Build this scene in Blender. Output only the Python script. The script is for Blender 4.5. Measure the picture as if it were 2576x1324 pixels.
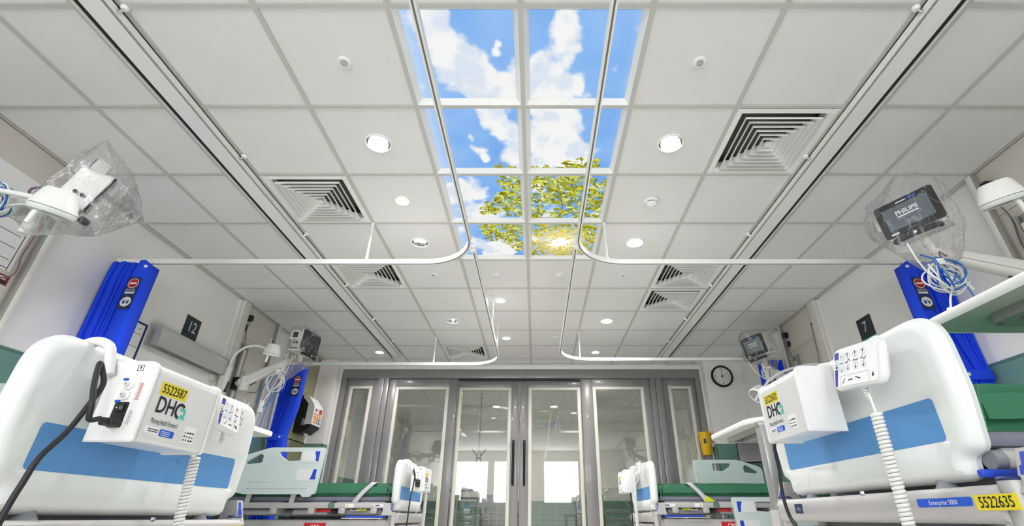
import bpy, bmesh, math, random
from mathutils import Vector, Matrix
R = math.radians
for o in list(bpy.data.objects): bpy.data.objects.remove(o, do_unlink=True)
S = bpy.context.scene
COL = S.collection
# ------------------------------------------------------------------ camera, world, light, exposure
CEIL = 2.636
cd = bpy.data.cameras.new('camera'); cam = bpy.data.objects.new('camera', cd); COL.objects.link(cam)
cam.location = (.0688, 0, .6); cam.rotation_euler = (R(90 + 28.1307), 0, 0)
cd.sensor_width = 36; cd.lens = 1202.26 / 2576 * 36; cd.shift_x = -59.47 / 2576; cd.clip_start = .02; cd.clip_end = 200
S.camera = cam
W = bpy.data.worlds.new('sky'); S.world = W; W.use_nodes = True
W.node_tree.nodes['Background'].inputs[0].default_value = (.88, .94, 1, 1)
W.node_tree.nodes['Background'].inputs[1].default_value = .58
def area(name, loc, rot, sx, sy, power, col=(1, 1, 1), shape='RECTANGLE', spread=math.pi, parent=None):
    l = bpy.data.lights.new(name, 'AREA'); l.shape = shape; l.size = sx; l.size_y = sy; l.energy = power; l.color = col; l.spread = spread
    o = bpy.data.objects.new(name, l); COL.objects.link(o); o.location = loc; o.rotation_euler = rot
    if parent: o.parent = parent
    return o
# daylight through the window wall behind the photographer
BACKW = [(-2.65, -1.55), (-1.32, -.62), (.36, 1.5)]
for x0, x1 in BACKW: area('window_daylight', ((x0 + x1) / 2, -3.32, 1.68), (R(90), 0, 0), x1 - x0, 1.24, 27 * (x1 - x0), (.97, .965, 1))
S.view_settings.view_transform = 'Standard'; S.view_settings.look = 'None'; S.view_settings.gamma = 1
S.view_settings.use_curve_mapping = False
S.view_settings.exposure = 0.93
S.cycles.max_bounces = 6; S.cycles.diffuse_bounces = 4; S.cycles.glossy_bounces = 3; S.cycles.transparent_max_bounces = 14; S.cycles.use_adaptive_sampling = True; S.cycles.adaptive_threshold = .08; S.cycles.adaptive_min_samples = 16
S.cycles.transmission_bounces = 4; S.cycles.sample_clamp_indirect = 6; S.cycles.caustics_reflective = False; S.cycles.caustics_refractive = False
S.cycles.use_denoising = True

# ------------------------------------------------------------------ materials
def lin(c):
    return tuple(((x / 255) / 12.92 if x / 255 <= .04045 else ((x / 255 + .055) / 1.055) ** 2.4) for x in c)
MATS = {}
def mat(name, rgb=None, rough=.5, metal=0, var=0, vscale=8, bump=0, bscale=200, emit=0, spec=.5, coat=0):
    if name in MATS: return MATS[name]
    m = bpy.data.materials.new(name); MATS[name] = m; m.use_nodes = True
    nt = m.node_tree; b = nt.nodes['Principled BSDF']; c = lin(rgb) + (1,)
    b.inputs['Base Color'].default_value = c; b.inputs['Roughness'].default_value = rough; b.inputs['Metallic'].default_value = metal
    b.inputs['Specular IOR Level'].default_value = spec; b.inputs['Coat Weight'].default_value = coat
    if var or bump:
        tc = nt.nodes.new('ShaderNodeTexCoord')
    if var:
        n = nt.nodes.new('ShaderNodeTexNoise'); n.inputs['Scale'].default_value = vscale; n.inputs['Detail'].default_value = 3
        nt.links.new(tc.outputs['Object'], n.inputs['Vector'])
        mx = nt.nodes.new('ShaderNodeMix'); mx.data_type = 'RGBA'
        mx.inputs['A'].default_value = tuple(max(0, v * (1 - var)) for v in c[:3]) + (1,); mx.inputs['B'].default_value = tuple(min(1, v * (1 + var)) for v in c[:3]) + (1,)
        nt.links.new(n.outputs['Fac'], mx.inputs['Factor']); nt.links.new(mx.outputs['Result'], b.inputs['Base Color'])
    if bump:
        n2 = nt.nodes.new('ShaderNodeTexNoise'); n2.inputs['Scale'].default_value = bscale; n2.inputs['Detail'].default_value = 2
        nt.links.new(tc.outputs['Object'], n2.inputs['Vector'])
        bp = nt.nodes.new('ShaderNodeBump'); bp.inputs['Strength'].default_value = bump; bp.inputs['Distance'].default_value = .002
        nt.links.new(n2.outputs['Fac'], bp.inputs['Height']); nt.links.new(bp.outputs['Normal'], b.inputs['Normal'])
    if emit:
        b.inputs['Emission Color'].default_value = c; b.inputs['Emission Strength'].default_value = emit
    return m
def film(name, tint=(1, 1, 1), gloss=.10, rough=.05, edge=.5, noise=0, nscale=20, white=0):
    """clear sheet: glass panes and thin plastic film"""
    if name in MATS: return MATS[name]
    m = bpy.data.materials.new(name); MATS[name] = m; m.use_nodes = True; nt = m.node_tree; nt.nodes.clear()
    N = nt.nodes.new; out = N('ShaderNodeOutputMaterial'); tr = N('ShaderNodeBsdfTransparent'); gl = N('ShaderNodeBsdfGlossy'); mx = N('ShaderNodeMixShader')
    tr.inputs[0].default_value = tint + (1,); gl.inputs['Roughness'].default_value = rough
    lw = N('ShaderNodeLayerWeight'); lw.inputs['Blend'].default_value = edge
    mr = N('ShaderNodeMapRange'); mr.inputs['To Min'].default_value = gloss; mr.inputs['To Max'].default_value = min(1, gloss + .75)
    nt.links.new(lw.outputs['Fresnel'], mr.inputs['Value'])
    nt.links.new(mr.outputs['Result'], mx.inputs[0]); nt.links.new(tr.outputs[0], mx.inputs[1]); nt.links.new(gl.outputs[0], mx.inputs[2])
    last = mx
    if noise:
        tc = N('ShaderNodeTexCoord'); n = N('ShaderNodeTexNoise'); n.inputs['Scale'].default_value = nscale; n.inputs['Detail'].default_value = 6; n.inputs['Distortion'].default_value = 1.2
        nt.links.new(tc.outputs['Object'], n.inputs['Vector'])
        b = N('ShaderNodeBump'); b.inputs['Strength'].default_value = noise; b.inputs['Distance'].default_value = .02
        nt.links.new(n.outputs['Fac'], b.inputs['Height']); nt.links.new(b.outputs['Normal'], gl.inputs['Normal']); nt.links.new(b.outputs['Normal'], lw.inputs['Normal'])
    if white:
        d = N('ShaderNodeBsdfTranslucent'); d2 = N('ShaderNodeBsdfDiffuse'); ad = N('ShaderNodeMixShader'); m2 = N('ShaderNodeMixShader')
        nt.links.new(d.outputs[0], ad.inputs[1]); nt.links.new(d2.outputs[0], ad.inputs[2]); m2.inputs[0].default_value = white
        nt.links.new(mx.outputs[0], m2.inputs[1]); nt.links.new(ad.outputs[0], m2.inputs[2]); last = m2
    nt.links.new(last.outputs[0], out.inputs[0])
    return m
def attr_emit(name, attr='Col', strength=1.0):
    m = bpy.data.materials.new(name); MATS[name] = m; m.use_nodes = True; nt = m.node_tree; nt.nodes.clear()
    N = nt.nodes.new; out = N('ShaderNodeOutputMaterial'); e = N('ShaderNodeEmission'); a = N('ShaderNodeAttribute'); a.attribute_name = attr
    e.inputs['Strength'].default_value = strength
    nt.links.new(a.outputs['Color'], e.inputs['Color']); nt.links.new(e.outputs[0], out.inputs[0])
    m.cycles.emission_sampling = 'NONE'
    return m
def glow(name, rgb, strength):
    if name in MATS: return MATS[name]
    m = bpy.data.materials.new(name); MATS[name] = m; m.use_nodes = True; nt = m.node_tree; nt.nodes.clear()
    out = nt.nodes.new('ShaderNodeOutputMaterial'); e = nt.nodes.new('ShaderNodeEmission')
    e.inputs['Color'].default_value = lin(rgb) + (1,); e.inputs['Strength'].default_value = strength
    nt.links.new(e.outputs[0], out.inputs[0]); m.cycles.emission_sampling = 'NONE'; return m

mat('wall', (240, 238, 235), .7, var=.015, vscale=3, bump=.12, bscale=350)
mat('tile', (234, 233, 231), .85, var=.02, vscale=5, bump=.35, bscale=420)
mat('tbar', (200, 198, 193), .55)
mat('void', (40, 40, 40), .9)
mat('floor', (224, 222, 216), .35, var=.04, vscale=30)
mat('dado', (108, 146, 134), .35, var=.02)
mat('dado_trim', (92, 130, 118), .4)
mat('white', (240, 240, 237), .4)
mat('white_gloss', (227, 228, 227), .22, coat=.15)
mat('offwhite', (228, 226, 219), .45)
mat('panel_beige', (216, 209, 200), .5, var=.015)
mat('alu', (176, 176, 174), .35, .6)
mat('steel', (205, 205, 203), .32, .55, bump=.05, bscale=60)
mat('chrome', (215, 215, 215), .12, 1)
mat('dark', (38, 38, 40), .5)
mat('black', (14, 14, 16), .4)
mat('rubber', (30, 31, 33), .55)
mat('grey_door', (138, 136, 136), .32, var=.03, vscale=60, coat=.2)
mat('bead', (222, 221, 208), .5)
mat('slat', (226, 226, 216), .5)
mat('rail_white', (240, 240, 237), .3)
mat('bed_white', (229, 233, 231), .34, coat=.1, bump=.05, bscale=900)
mat('bed_pale', (208, 221, 219), .36)
mat('bed_grey', (186, 184, 182), .42, .15)
mat('bed_grey2', (146, 148, 154), .5)
mat('tray_grey', (168, 170, 176), .5)
mat('blue_panel', (88, 148, 206), .5, var=.06, vscale=12, bump=.25, bscale=900)
mat('blue', (38, 70, 196), .4)
mat('navy', (28, 40, 92), .45)
mat('curtain', (24, 76, 244), .85, var=.05, vscale=30, bump=.3, bscale=500)
mat('green', (52, 116, 84), .55, var=.08, vscale=9)
mat('matt_grey', (122, 124, 138), .6)
mat('strap', (206, 203, 208), .7)
mat('lime', (206, 226, 40), .6)
mat('red', (196, 28, 36), .5)
mat('yellow', (232, 214, 40), .45)
mat('bin_yellow', (232, 184, 22), .35)
mat('print_black', (22, 20, 22), .6)
mat('print_teal', (92, 202, 184), .6)
mat('print_blue', (30, 88, 205), .5)
mat('print_white', (240, 240, 240), .6)
mat('print_grey', (150, 150, 155), .6)
mat('maroon', (112, 28, 36), .5)
mat('print_red', (190, 70, 70), .6)
mat('print_purple', (98, 40, 110), .6)
mat('print_cyan', (80, 180, 195), .6)
mat('print_violet', (52, 46, 150), .5)
mat('print_orange', (226, 140, 50), .6)
mat('sign_dark', (34, 44, 50), .5)
mat('sign_text', (196, 200, 198), .5)
mat('screen', (52, 58, 66), .12)
mat('bezel', (20, 20, 22), .2)
mat('screen_lit', (84, 92, 100), .15, emit=.22)
mat('cable_white', (228, 228, 224), .45)
mat('cable_blue', (48, 108, 190), .45)
mat('cable_purple', (130, 96, 122), .5)
mat('cable_grey', (110, 108, 105), .5)
mat('table_edge', (240, 240, 236), .4)
mat('table_under', (200, 208, 196), .5)
mat('olive', (150, 148, 112), .2)
mat('brick', (196, 120, 108), .8, var=.12, vscale=40)
film('glass', (.93, .95, .93), .07, .015, .45)
def bag_mat():
    m = bpy.data.materials.new('bag'); MATS['bag'] = m; m.use_nodes = True; nt = m.node_tree; nt.nodes.clear(); N = nt.nodes.new
    out = N('ShaderNodeOutputMaterial'); tr = N('ShaderNodeBsdfTransparent'); gl = N('ShaderNodeBsdfGlossy'); df = N('ShaderNodeBsdfTranslucent'); d2 = N('ShaderNodeBsdfDiffuse')
    tr.inputs[0].default_value = (1, 1, 1, 1); gl.inputs['Roughness'].default_value = .14
    tc = N('ShaderNodeTexCoord'); n = N('ShaderNodeTexNoise'); n.inputs['Scale'].default_value = 4.2; n.inputs['Detail'].default_value = 3.5; n.inputs['Distortion'].default_value = 1.1
    mp = N('ShaderNodeMapping'); mp.inputs['Scale'].default_value = (2.6, 2.2, .8); mp.inputs['Rotation'].default_value = (.5, .6, .3); nt.links.new(tc.outputs['Object'], mp.inputs['Vector']); nt.links.new(mp.outputs['Vector'], n.inputs['Vector'])
    bp = N('ShaderNodeBump'); bp.inputs['Strength'].default_value = .55; bp.inputs['Distance'].default_value = .03; nt.links.new(n.outputs['Fac'], bp.inputs['Height'])
    lw = N('ShaderNodeLayerWeight'); lw.inputs['Blend'].default_value = .3; nt.links.new(bp.outputs['Normal'], lw.inputs['Normal']); nt.links.new(bp.outputs['Normal'], gl.inputs['Normal'])
    def math_(op, a, b_=None):
        q = N('ShaderNodeMath'); q.operation = op
        for i, v in enumerate((a, b_)):
            if v is None: continue
            if isinstance(v, (int, float)): q.inputs[i].default_value = v
            else: nt.links.new(v, q.inputs[i])
        return q.outputs[0]
    ridge = math_('SUBTRACT', 1, math_('ABSOLUTE', math_('MULTIPLY', math_('SUBTRACT', n.outputs['Fac'], .5), 7.0)))
    crease_glint = N('ShaderNodeMapRange'); crease_glint.inputs['From Min'].default_value = .8; crease_glint.inputs['From Max'].default_value = 1; crease_glint.inputs['To Max'].default_value = .28; nt.links.new(ridge, crease_glint.inputs['Value'])  # wrinkle highlights painted as white streaks along the noise ridges
    mg = N('ShaderNodeMapRange'); mg.inputs['To Min'].default_value = .025; mg.inputs['To Max'].default_value = .5; nt.links.new(lw.outputs['Fresnel'], mg.inputs['Value'])
    m1 = N('ShaderNodeMixShader'); nt.links.new(mg.outputs[0], m1.inputs[0]); nt.links.new(tr.outputs[0], m1.inputs[1]); nt.links.new(gl.outputs[0], m1.inputs[2])
    wh = N('ShaderNodeMixShader'); nt.links.new(df.outputs[0], wh.inputs[1]); nt.links.new(d2.outputs[0], wh.inputs[2]); df.inputs[0].default_value = (.95, .95, .95, 1); d2.inputs[0].default_value = (.95, .95, .95, 1)
    m2 = N('ShaderNodeMixShader'); nt.links.new(math_('ADD', crease_glint.outputs[0], .03), m2.inputs[0]); nt.links.new(m1.outputs[0], m2.inputs[1]); nt.links.new(wh.outputs[0], m2.inputs[2])
    nt.links.new(m2.outputs[0], out.inputs[0])
bag_mat()
MATS['light_white'] = glow('light_white', (255, 252, 246), 9)
mat('plenum', (104, 104, 102), .9)

# ------------------------------------------------------------------ mesh builder
def frame_of(d):
    d = Vector(d).normalized(); a = Vector((0, 0, 1)) if abs(d.z) < .95 else Vector((1, 0, 0))
    u = d.cross(a).normalized(); return u, d.cross(u).normalized()
class MB:
    def __init__(s): s.v = []; s.f = []; s.mi = []; s.cur = 0
    def add(s, vs, fs):
        n = len(s.v); s.v += [tuple(p) for p in vs]; s.f += [tuple(i + n for i in f) for f in fs]; s.mi += [s.cur] * len(fs); return s
    def m(s, i): s.cur = i; return s
    def bm(s, b, mtx=None):
        b.verts.index_update()
        s.add([(mtx @ v.co if mtx else v.co) for v in b.verts], [[v.index for v in f.verts] for f in b.faces]); b.free(); return s
    def box(s, x0, x1, y0, y1, z0, z1, bev=0, seg=2, mtx=None):
        if x0 > x1: x0, x1 = x1, x0
        if y0 > y1: y0, y1 = y1, y0
        if z0 > z1: z0, z1 = z1, z0
        b = bmesh.new(); bmesh.ops.create_cube(b, size=1)
        for v in b.verts:
            v.co = Vector(((x0 + x1) / 2 + v.co.x * (x1 - x0), (y0 + y1) / 2 + v.co.y * (y1 - y0), (z0 + z1) / 2 + v.co.z * (z1 - z0)))
        if bev: bmesh.ops.bevel(b, geom=b.edges[:], offset=bev, segments=seg, affect='EDGES', profile=.5)
        return s.bm(b, mtx)
    def cyl(s, p0, p1, r0, r1=None, n=16, caps=True):
        p0, p1 = Vector(p0), Vector(p1); r1 = r0 if r1 is None else r1; u, w = frame_of(p1 - p0)
        vs = [p + (u * math.cos(a) + w * math.sin(a)) * r for p, r in ((p0, r0), (p1, r1)) for a in [2 * math.pi * i / n for i in range(n)]]
        fs = [(i, (i + 1) % n, n + (i + 1) % n, n + i) for i in range(n)]
        if caps: fs += [tuple(range(n))[::-1], tuple(range(n, 2 * n))]
        return s.add(vs, fs)
    def tube(s, path, r, n=8, closed=False):
        P = [Vector(p) for p in path]; k = len(P); rs = r if isinstance(r, (list, tuple)) else [r] * k
        vs = []; u = None
        for i in range(k):
            a = P[(i - 1) % k] if (closed or i > 0) else P[i]; b = P[(i + 1) % k] if (closed or i < k - 1) else P[i]
            t = (b - a).normalized()
            if u is None: u, w = frame_of(t)
            else:
                u = (u - t * u.dot(t)); u = u.normalized() if u.length > 1e-6 else frame_of(t)[0]; w = t.cross(u)
            vs += [P[i] + (u * math.cos(2 * math.pi * j / n) + w * math.sin(2 * math.pi * j / n)) * rs[i] for j in range(n)]
        fs = [(i * n + j, i * n + (j + 1) % n, ((i + 1) % k) * n + (j + 1) % n, ((i + 1) % k) * n + j) for i in range(k if closed else k - 1) for j in range(n)]
        if not closed: fs += [tuple(range(n))[::-1], tuple(range((k - 1) * n, k * n))]
        return s.add(vs, fs)
    def lathe(s, prof, o=(0, 0, 0), ax=(0, 0, 1), n=24, caps=True):
        o = Vector(o); ax = Vector(ax).normalized(); u, w = frame_of(ax)
        vs = [o + ax * z + (u * math.cos(2 * math.pi * j / n) + w * math.sin(2 * math.pi * j / n)) * r for r, z in prof for j in range(n)]
        fs = [(i * n + j, i * n + (j + 1) % n, (i + 1) * n + (j + 1) % n, (i + 1) * n + j) for i in range(len(prof) - 1) for j in range(n)]
        if caps: fs += [tuple(range(n))[::-1], tuple(range((len(prof) - 1) * n, len(prof) * n))]
        return s.add(vs, fs)
    def loft(s, loops, cap0=True, cap1=True, mtx=None):
        n = len(loops[0]); vs = [Vector(p) for l in loops for p in l]
        if mtx: vs = [mtx @ p for p in vs]
        fs = [(i * n + j, i * n + (j + 1) % n, (i + 1) * n + (j + 1) % n, (i + 1) * n + j) for i in range(len(loops) - 1) for j in range(n)]
        if cap0: fs.append(tuple(range(n))[::-1])
        if cap1: fs.append(tuple(range((len(loops) - 1) * n, len(loops) * n)))
        return s.add(vs, fs)
    def plate(s, outer, holes, fn, t, bev=0):
        """flat plate from a 2-D outline with holes; fn(u, v, d) maps to 3-D, d runs 0..t"""
        b = bmesh.new(); es = []
        for lp in [outer] + holes:
            vs = [b.verts.new((p[0], p[1], 0)) for p in lp]
            es += [b.edges.new((vs[i], vs[(i + 1) % len(vs)])) for i in range(len(vs))]
        bmesh.ops.triangle_fill(b, use_beauty=True, use_dissolve=False, edges=es)
        bmesh.ops.recalc_face_normals(b, faces=b.faces)
        if b.faces and b.faces[:][0].normal.z > 0: bmesh.ops.reverse_faces(b, faces=b.faces)
        r = bmesh.ops.extrude_face_region(b, geom=b.faces[:])
        for g in r['geom']:
            if isinstance(g, bmesh.types.BMVert): g.co.z = t
        for v in b.verts: v.co = Vector(fn(v.co.x, v.co.y, v.co.z))
        return s.bm(b)
    def quad(s, a, b, c, d): return s.add([a, b, c, d], [(0, 1, 2, 3)])
    def text(s, st, o, ux, uy, size, sx=1.0, lift=.0006, align='CENTER', bold=0):
        vs, fs = text_mesh(st, align, bold); o = Vector(o); ux = Vector(ux).normalized(); uy = Vector(uy).normalized(); nz = ux.cross(uy)
        return s.add([o + ux * (x * size * sx) + uy * (y * size) + nz * lift for x, y in vs], fs)
    def build(s, name, mats, parent=None, smooth=True, ang=38):
        me = bpy.data.meshes.new(name); me.from_pydata(s.v, [], s.f)
        for x in (mats if isinstance(mats, (list, tuple)) else [mats]): me.materials.append(MATS[x] if isinstance(x, str) else x)
        if any(s.mi): me.polygons.foreach_set('material_index', s.mi)
        me.validate()
        b = bmesh.new(); b.from_mesh(me); bmesh.ops.recalc_face_normals(b, faces=b.faces); b.to_mesh(me); b.free()
        if smooth: me.polygons.foreach_set('use_smooth', [True] * len(me.polygons)); me.set_sharp_from_angle(angle=R(ang))
        o = bpy.data.objects.new(name, me); COL.objects.link(o); o.parent = parent
        return o
_T = {}
def text_mesh(st, align='CENTER', bold=0):
    if (st, align, bold) in _T: return _T[(st, align, bold)]
    c = bpy.data.curves.new('t', 'FONT'); c.body = st; c.align_x = align; c.align_y = 'CENTER'; c.size = 1; c.resolution_u = 3; c.offset = bold
    o = bpy.data.objects.new('t', c); COL.objects.link(o)
    dg = bpy.context.evaluated_depsgraph_get(); me = bpy.data.meshes.new_from_object(o.evaluated_get(dg))
    r = ([(v.co.x, v.co.y) for v in me.vertices], [tuple(p.vertices) for p in me.polygons])
    bpy.data.objects.remove(o); bpy.data.curves.remove(c); bpy.data.meshes.remove(me); _T[(st, align, bold)] = r
    return r
def rrect(w, h, r, n=5, cx=0, cy=0):
    """rounded rectangle outline, counter-clockwise; r one radius or four (tr, tl, bl, br)"""
    rs = r if isinstance(r, (list, tuple)) else [r] * 4; out = []
    for (sx, sy, a0), q in zip(((1, 1, 0), (-1, 1, 90), (-1, -1, 180), (1, -1, 270)), rs):
        for i in range(n + 1):
            a = R(a0 + 90 * i / n); out.append((cx + sx * (w / 2 - q) + q * math.cos(a), cy + sy * (h / 2 - q) + q * math.sin(a)))
    return out
def roundpoly(pts, n=5):
    """polygon with per-corner radius: [(u, v, r)]"""
    out = []; k = len(pts)
    for i in range(k):
        p = Vector(pts[i][:2]); r = pts[i][2]; a = (Vector(pts[i - 1][:2]) - p); b = (Vector(pts[(i + 1) % k][:2]) - p)
        if r <= 0: out.append(tuple(p)); continue
        la, lb = a.length, b.length; a.normalize(); b.normalize(); ang = a.angle(b); d = min(r / math.tan(ang / 2), la * .49, lb * .49)
        q0, q1 = p + a * d, p + b * d
        for j in range(n + 1):
            t = j / n; out.append(tuple(q0 * (1 - t) ** 2 + p * 2 * t * (1 - t) + q1 * t * t))
    return out
def smooth_path(pts, n=8):
    P = [Vector(p) for p in pts]; out = []
    for i in range(len(P) - 1):
        p0, p1, p2, p3 = P[max(i - 1, 0)], P[i], P[i + 1], P[min(i + 2, len(P) - 1)]
        for j in range(n):
            t = j / n; out.append(.5 * (2 * p1 + (p2 - p0) * t + (2 * p0 - 5 * p1 + 4 * p2 - p3) * t * t + (3 * p1 - p0 - 3 * p2 + p3) * t ** 3))
    return out + [P[-1]]
def helix(p0, p1, r, turns, n=10):
    p0, p1 = Vector(p0), Vector(p1); u, w = frame_of(p1 - p0); k = int(turns * n)
    return [p0.lerp(p1, i / k) + (u * math.cos(2 * math.pi * i / n) + w * math.sin(2 * math.pi * i / n)) * r for i in range(k + 1)]
def sag(p0, p1, p2, n=10):
    p0, p1, p2 = Vector(p0), Vector(p1), Vector(p2)
    return [p0 * (1 - t) ** 2 + p1 * 2 * t * (1 - t) + p2 * t * t for t in [i / n for i in range(n + 1)]]
def tag(o, label=None, cat=None, group=None, kind=None):
    if label: o['label'] = label
    if cat: o['category'] = cat
    if group: o['group'] = group
    if kind: o['kind'] = kind
    return o
def thing(name, label, cat, loc=(0, 0, 0), rz=0, group=None, kind=None):
    o = bpy.data.objects.new(name, None); COL.objects.link(o); o.location = loc; o.rotation_euler = (0, 0, rz); o.empty_display_size = .05
    return tag(o, label, cat, group, kind)
def part(name, mats, parent, fn, **k):
    b = MB(); fn(b); return b.build(name, mats, parent, **k)
def inst(src, name, loc, parent=None, rz=0):
    o = bpy.data.objects.new(name, src.data); COL.objects.link(o); o.parent = parent; o.location = loc; o.rotation_euler = (0, 0, rz); return o

# ------------------------------------------------------------------ room shell
WX = 3.047; FY = 7.03; BY = -3.3
def struct(name, mats, fn, parent=None, **k): return tag(part(name, mats, parent, fn, **k), kind='structure')
struct('floor', 'floor', lambda b: b.box(-3.3, 3.3, BY - .2, 12.2, -.1, 0))
for sd, nm in ((-1, 'wall_left'), (1, 'wall_right')):
    w = struct(nm, 'wall', lambda b: b.box(sd * WX, sd * (WX + .15), BY - .1, FY + .2, 0, 2.9))
    d = MB()
    d.box(sd * (WX - .004), sd * WX, BY, FY - .2, 0, 1.475); d.build('dado_sheet', 'dado', w)
    part('dado_cap', 'dado_trim', w, lambda b: b.box(sd * (WX - .009), sd * WX, BY, FY - .2, 1.475, 1.49, .002))
def back(b):
    b.box(-WX, WX, BY - .15, BY, 0, 1.05); b.box(-WX, WX, BY - .15, BY, 2.31, 2.9); e = [-WX] + [v for w in BACKW for v in w] + [WX]
    for i in range(0, len(e), 2): b.box(e[i], e[i + 1], BY - .15, BY, 1.05, 2.31)
struct('wall_back', 'wall', back)
# far wall: two piers and the strip above the door screen
wl = struct('wall_far', 'wall', lambda b: (b.box(-WX, -2.805, 6.83, FY + .2, 0, 2.9), b.box(2.508, WX, 6.845, FY + .2, 0, 2.9), b.box(-2.805, 2.508, FY - .01, FY + .2, 2.56, 2.9)))
part('dado_sheet', 'dado', wl, lambda b: (b.box(-WX, -2.801, 6.826, 6.832, 0, 1.49), b.box(-2.806, -2.801, 6.826, FY, 0, 1.49), b.box(2.504, WX, 6.841, 6.846, 0, 1.49), b.box(2.504, 2.509, 6.841, FY, 0, 1.49)))
part('head_strip', 'white', wl, lambda b: b.box(-2.805, 2.508, FY - .018, FY, 2.562, 2.634, .003))
part('edge_bead', 'white', wl, lambda b: (b.box(-2.808, -2.79, FY - .03, FY, 0, 2.56), b.box(2.495, 2.512, FY - .03, FY, 0, 2.56)))

# ------------------------------------------------------------------ ceiling grid
TY = 1.951
ceil = struct('ceiling', 'void', lambda b: b.box(-WX - .1, WX + .1, BY - .1, FY + .2, 2.80, 2.9))
part('plain_ceiling', 'tile', ceil, lambda b: b.box(-WX, WX, BY, TY - 1.2 - .012, CEIL + .006, CEIL + .02))
colsX = [(-3.0, -2.403), (-2.403, -2.01), (-1.8, -1.2), (-1.2, -.6), (-.6, 0), (0, .6), (.6, 1.2), (1.2, 1.8), (2.01, 2.403), (2.403, 3.0)]
NOTILE = set([(4, k) for k in (-1, 0, 1, 2)] + [(5, k) for k in (-1, 0, 1, 2)] + [(2, 1), (7, 0), (2, 3), (7, 3), (7, 4), (3, 7)])
HOLES = {(3, 0): .075, (6, 0): .075, (3, 2): .069, (3, 5): .069}
tile_src = {}
def tile(w, h, x, y):
    key = (round(w, 3), round(h, 3))
    if key not in tile_src:
        b = MB(); b.box(-w / 2, w / 2, -h / 2, h / 2, 0, .015, .003, 1)
        tile_src[key] = b.build('ceiling_tile', 'tile', ceil, smooth=False); tile_src[key].location = (x, y, CEIL + .005)
    else: inst(tile_src[key], 'ceiling_tile', (x, y, CEIL + .005), ceil)
for k in range(-2, 9):
    y0 = TY + .6 * k; y1 = min(y0 + .6, FY - .03)
    for i, (x0, x1) in enumerate(colsX):
        if (i, k) in NOTILE: continue
        if (i, k) in HOLES:
            q = HOLES[(i, k)]; h_ = .29
            o = part('ceiling_tile', 'tile', ceil, lambda b: b.plate([(-h_, -h_), (h_, -h_), (h_, h_), (-h_, h_)], [[(q * math.cos(-a * .1963), q * math.sin(-a * .1963)) for a in range(32)]], lambda u, v, d: (u, v, d), .015), smooth=False)
            o.location = ((x0 + x1) / 2, (y0 + y1) / 2, CEIL + .005); continue
        tile(x1 - x0 - .020, y1 - y0 - .020, (x0 + x1) / 2, (y0 + y1) / 2)
bw = .0125
lb = MB(); lb.box(-bw, bw, TY - 1.2, FY - .02, CEIL - .001, CEIL + .03); lsrc = None
for x in (-2.403, -1.2, -.6, 0, .6, 1.2, 2.403):
    if lsrc is None: lsrc = lb.build('grid_bar', 'tbar', ceil, smooth=False); lsrc.location.x = x
    else: inst(lsrc, 'grid_bar', (x, 0, 0), ceil)
xs = MB(); xs.box(-1.79, 1.79, -bw * .92, bw * .92, CEIL - .0005, CEIL + .03); csrc = None
xe = MB(); xe.box(0, .99, -bw * .92, bw * .92, CEIL - .0005, CEIL + .03); esrc = None
for k in range(-2, 9):
    y = TY + .6 * k
    if csrc is None:
        csrc = xs.build('grid_bar', 'tbar', ceil, smooth=False); csrc.location.y = y; esrc = xe.build('grid_bar', 'tbar', ceil, smooth=False); esrc.location = (2.01, y, 0)
    else: inst(csrc, 'grid_bar', (0, y, 0), ceil); inst(esrc, 'grid_bar', (2.01, y, 0), ceil)
    inst(esrc, 'grid_bar', (-3.0, y, 0), ceil)
for sd in (-1, 1):
    part('grid_bar', 'tbar', ceil, lambda b: b.box(sd * 1.788, sd * 1.812, TY - 1.2, FY - .02, CEIL - .001, CEIL + .03), smooth=False)
    part('grid_bar', 'tbar', ceil, lambda b: b.box(sd * 2.0, sd * 2.022, TY - 1.2, FY - .02, CEIL - .001, CEIL + .03), smooth=False)
    part('wall_angle', 'tbar', ceil, lambda b: (b.box(sd * 2.995, sd * WX, TY - 1.2, FY - .02, CEIL + .004, CEIL + .02), b.box(sd * 2.993, sd * 3.008, TY - 1.2, FY - .02, CEIL - .001, CEIL + .004)), smooth=False)
    part('track_strip', 'tile', ceil, lambda b: b.box(sd * 1.812, sd * 2.0, TY - 1.2, FY - .02, CEIL + .01, CEIL + .02), smooth=False)
# ------------------------------------------------------------------ glazed door screen
def ring(b, x0, x1, z0, z1, y0, y1, w, wt=None, wb=None, bev=.003):
    wt = wt or w; wb = wb or w
    b.box(x0, x0 + w, y0, y1, z0, z1, bev); b.box(x1 - w, x1, y0, y1, z0, z1, bev)
    b.box(x0 + w, x1 - w, y0, y1, z1 - wt, z1, bev); b.box(x0 + w, x1 - w, y0, y1, z0, z0 + wb, bev)
scr = struct('door_frame', 'grey_door', lambda b: (
    b.box(-2.79, 2.495, FY, FY + .14, 2.43, 2.56, .003), b.box(-2.79, -2.72, FY, FY + .14, 0, 2.43, .003), b.box(2.42, 2.495, FY, FY + .14, 0, 2.43, .003)))
for x0, x1 in ((-2.25, -2.165), (-2.16, -2.09), (1.75, 1.825), (1.83, 1.92)):
    part('mullion', 'grey_door', scr, lambda b: b.box(x0, x1, FY, FY + .14, 0, 2.43, .004))
part('head_track', 'dark', scr, lambda b: b.box(-1.07, .73, FY + .02, FY + .13, 2.405, 2.43))
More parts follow.
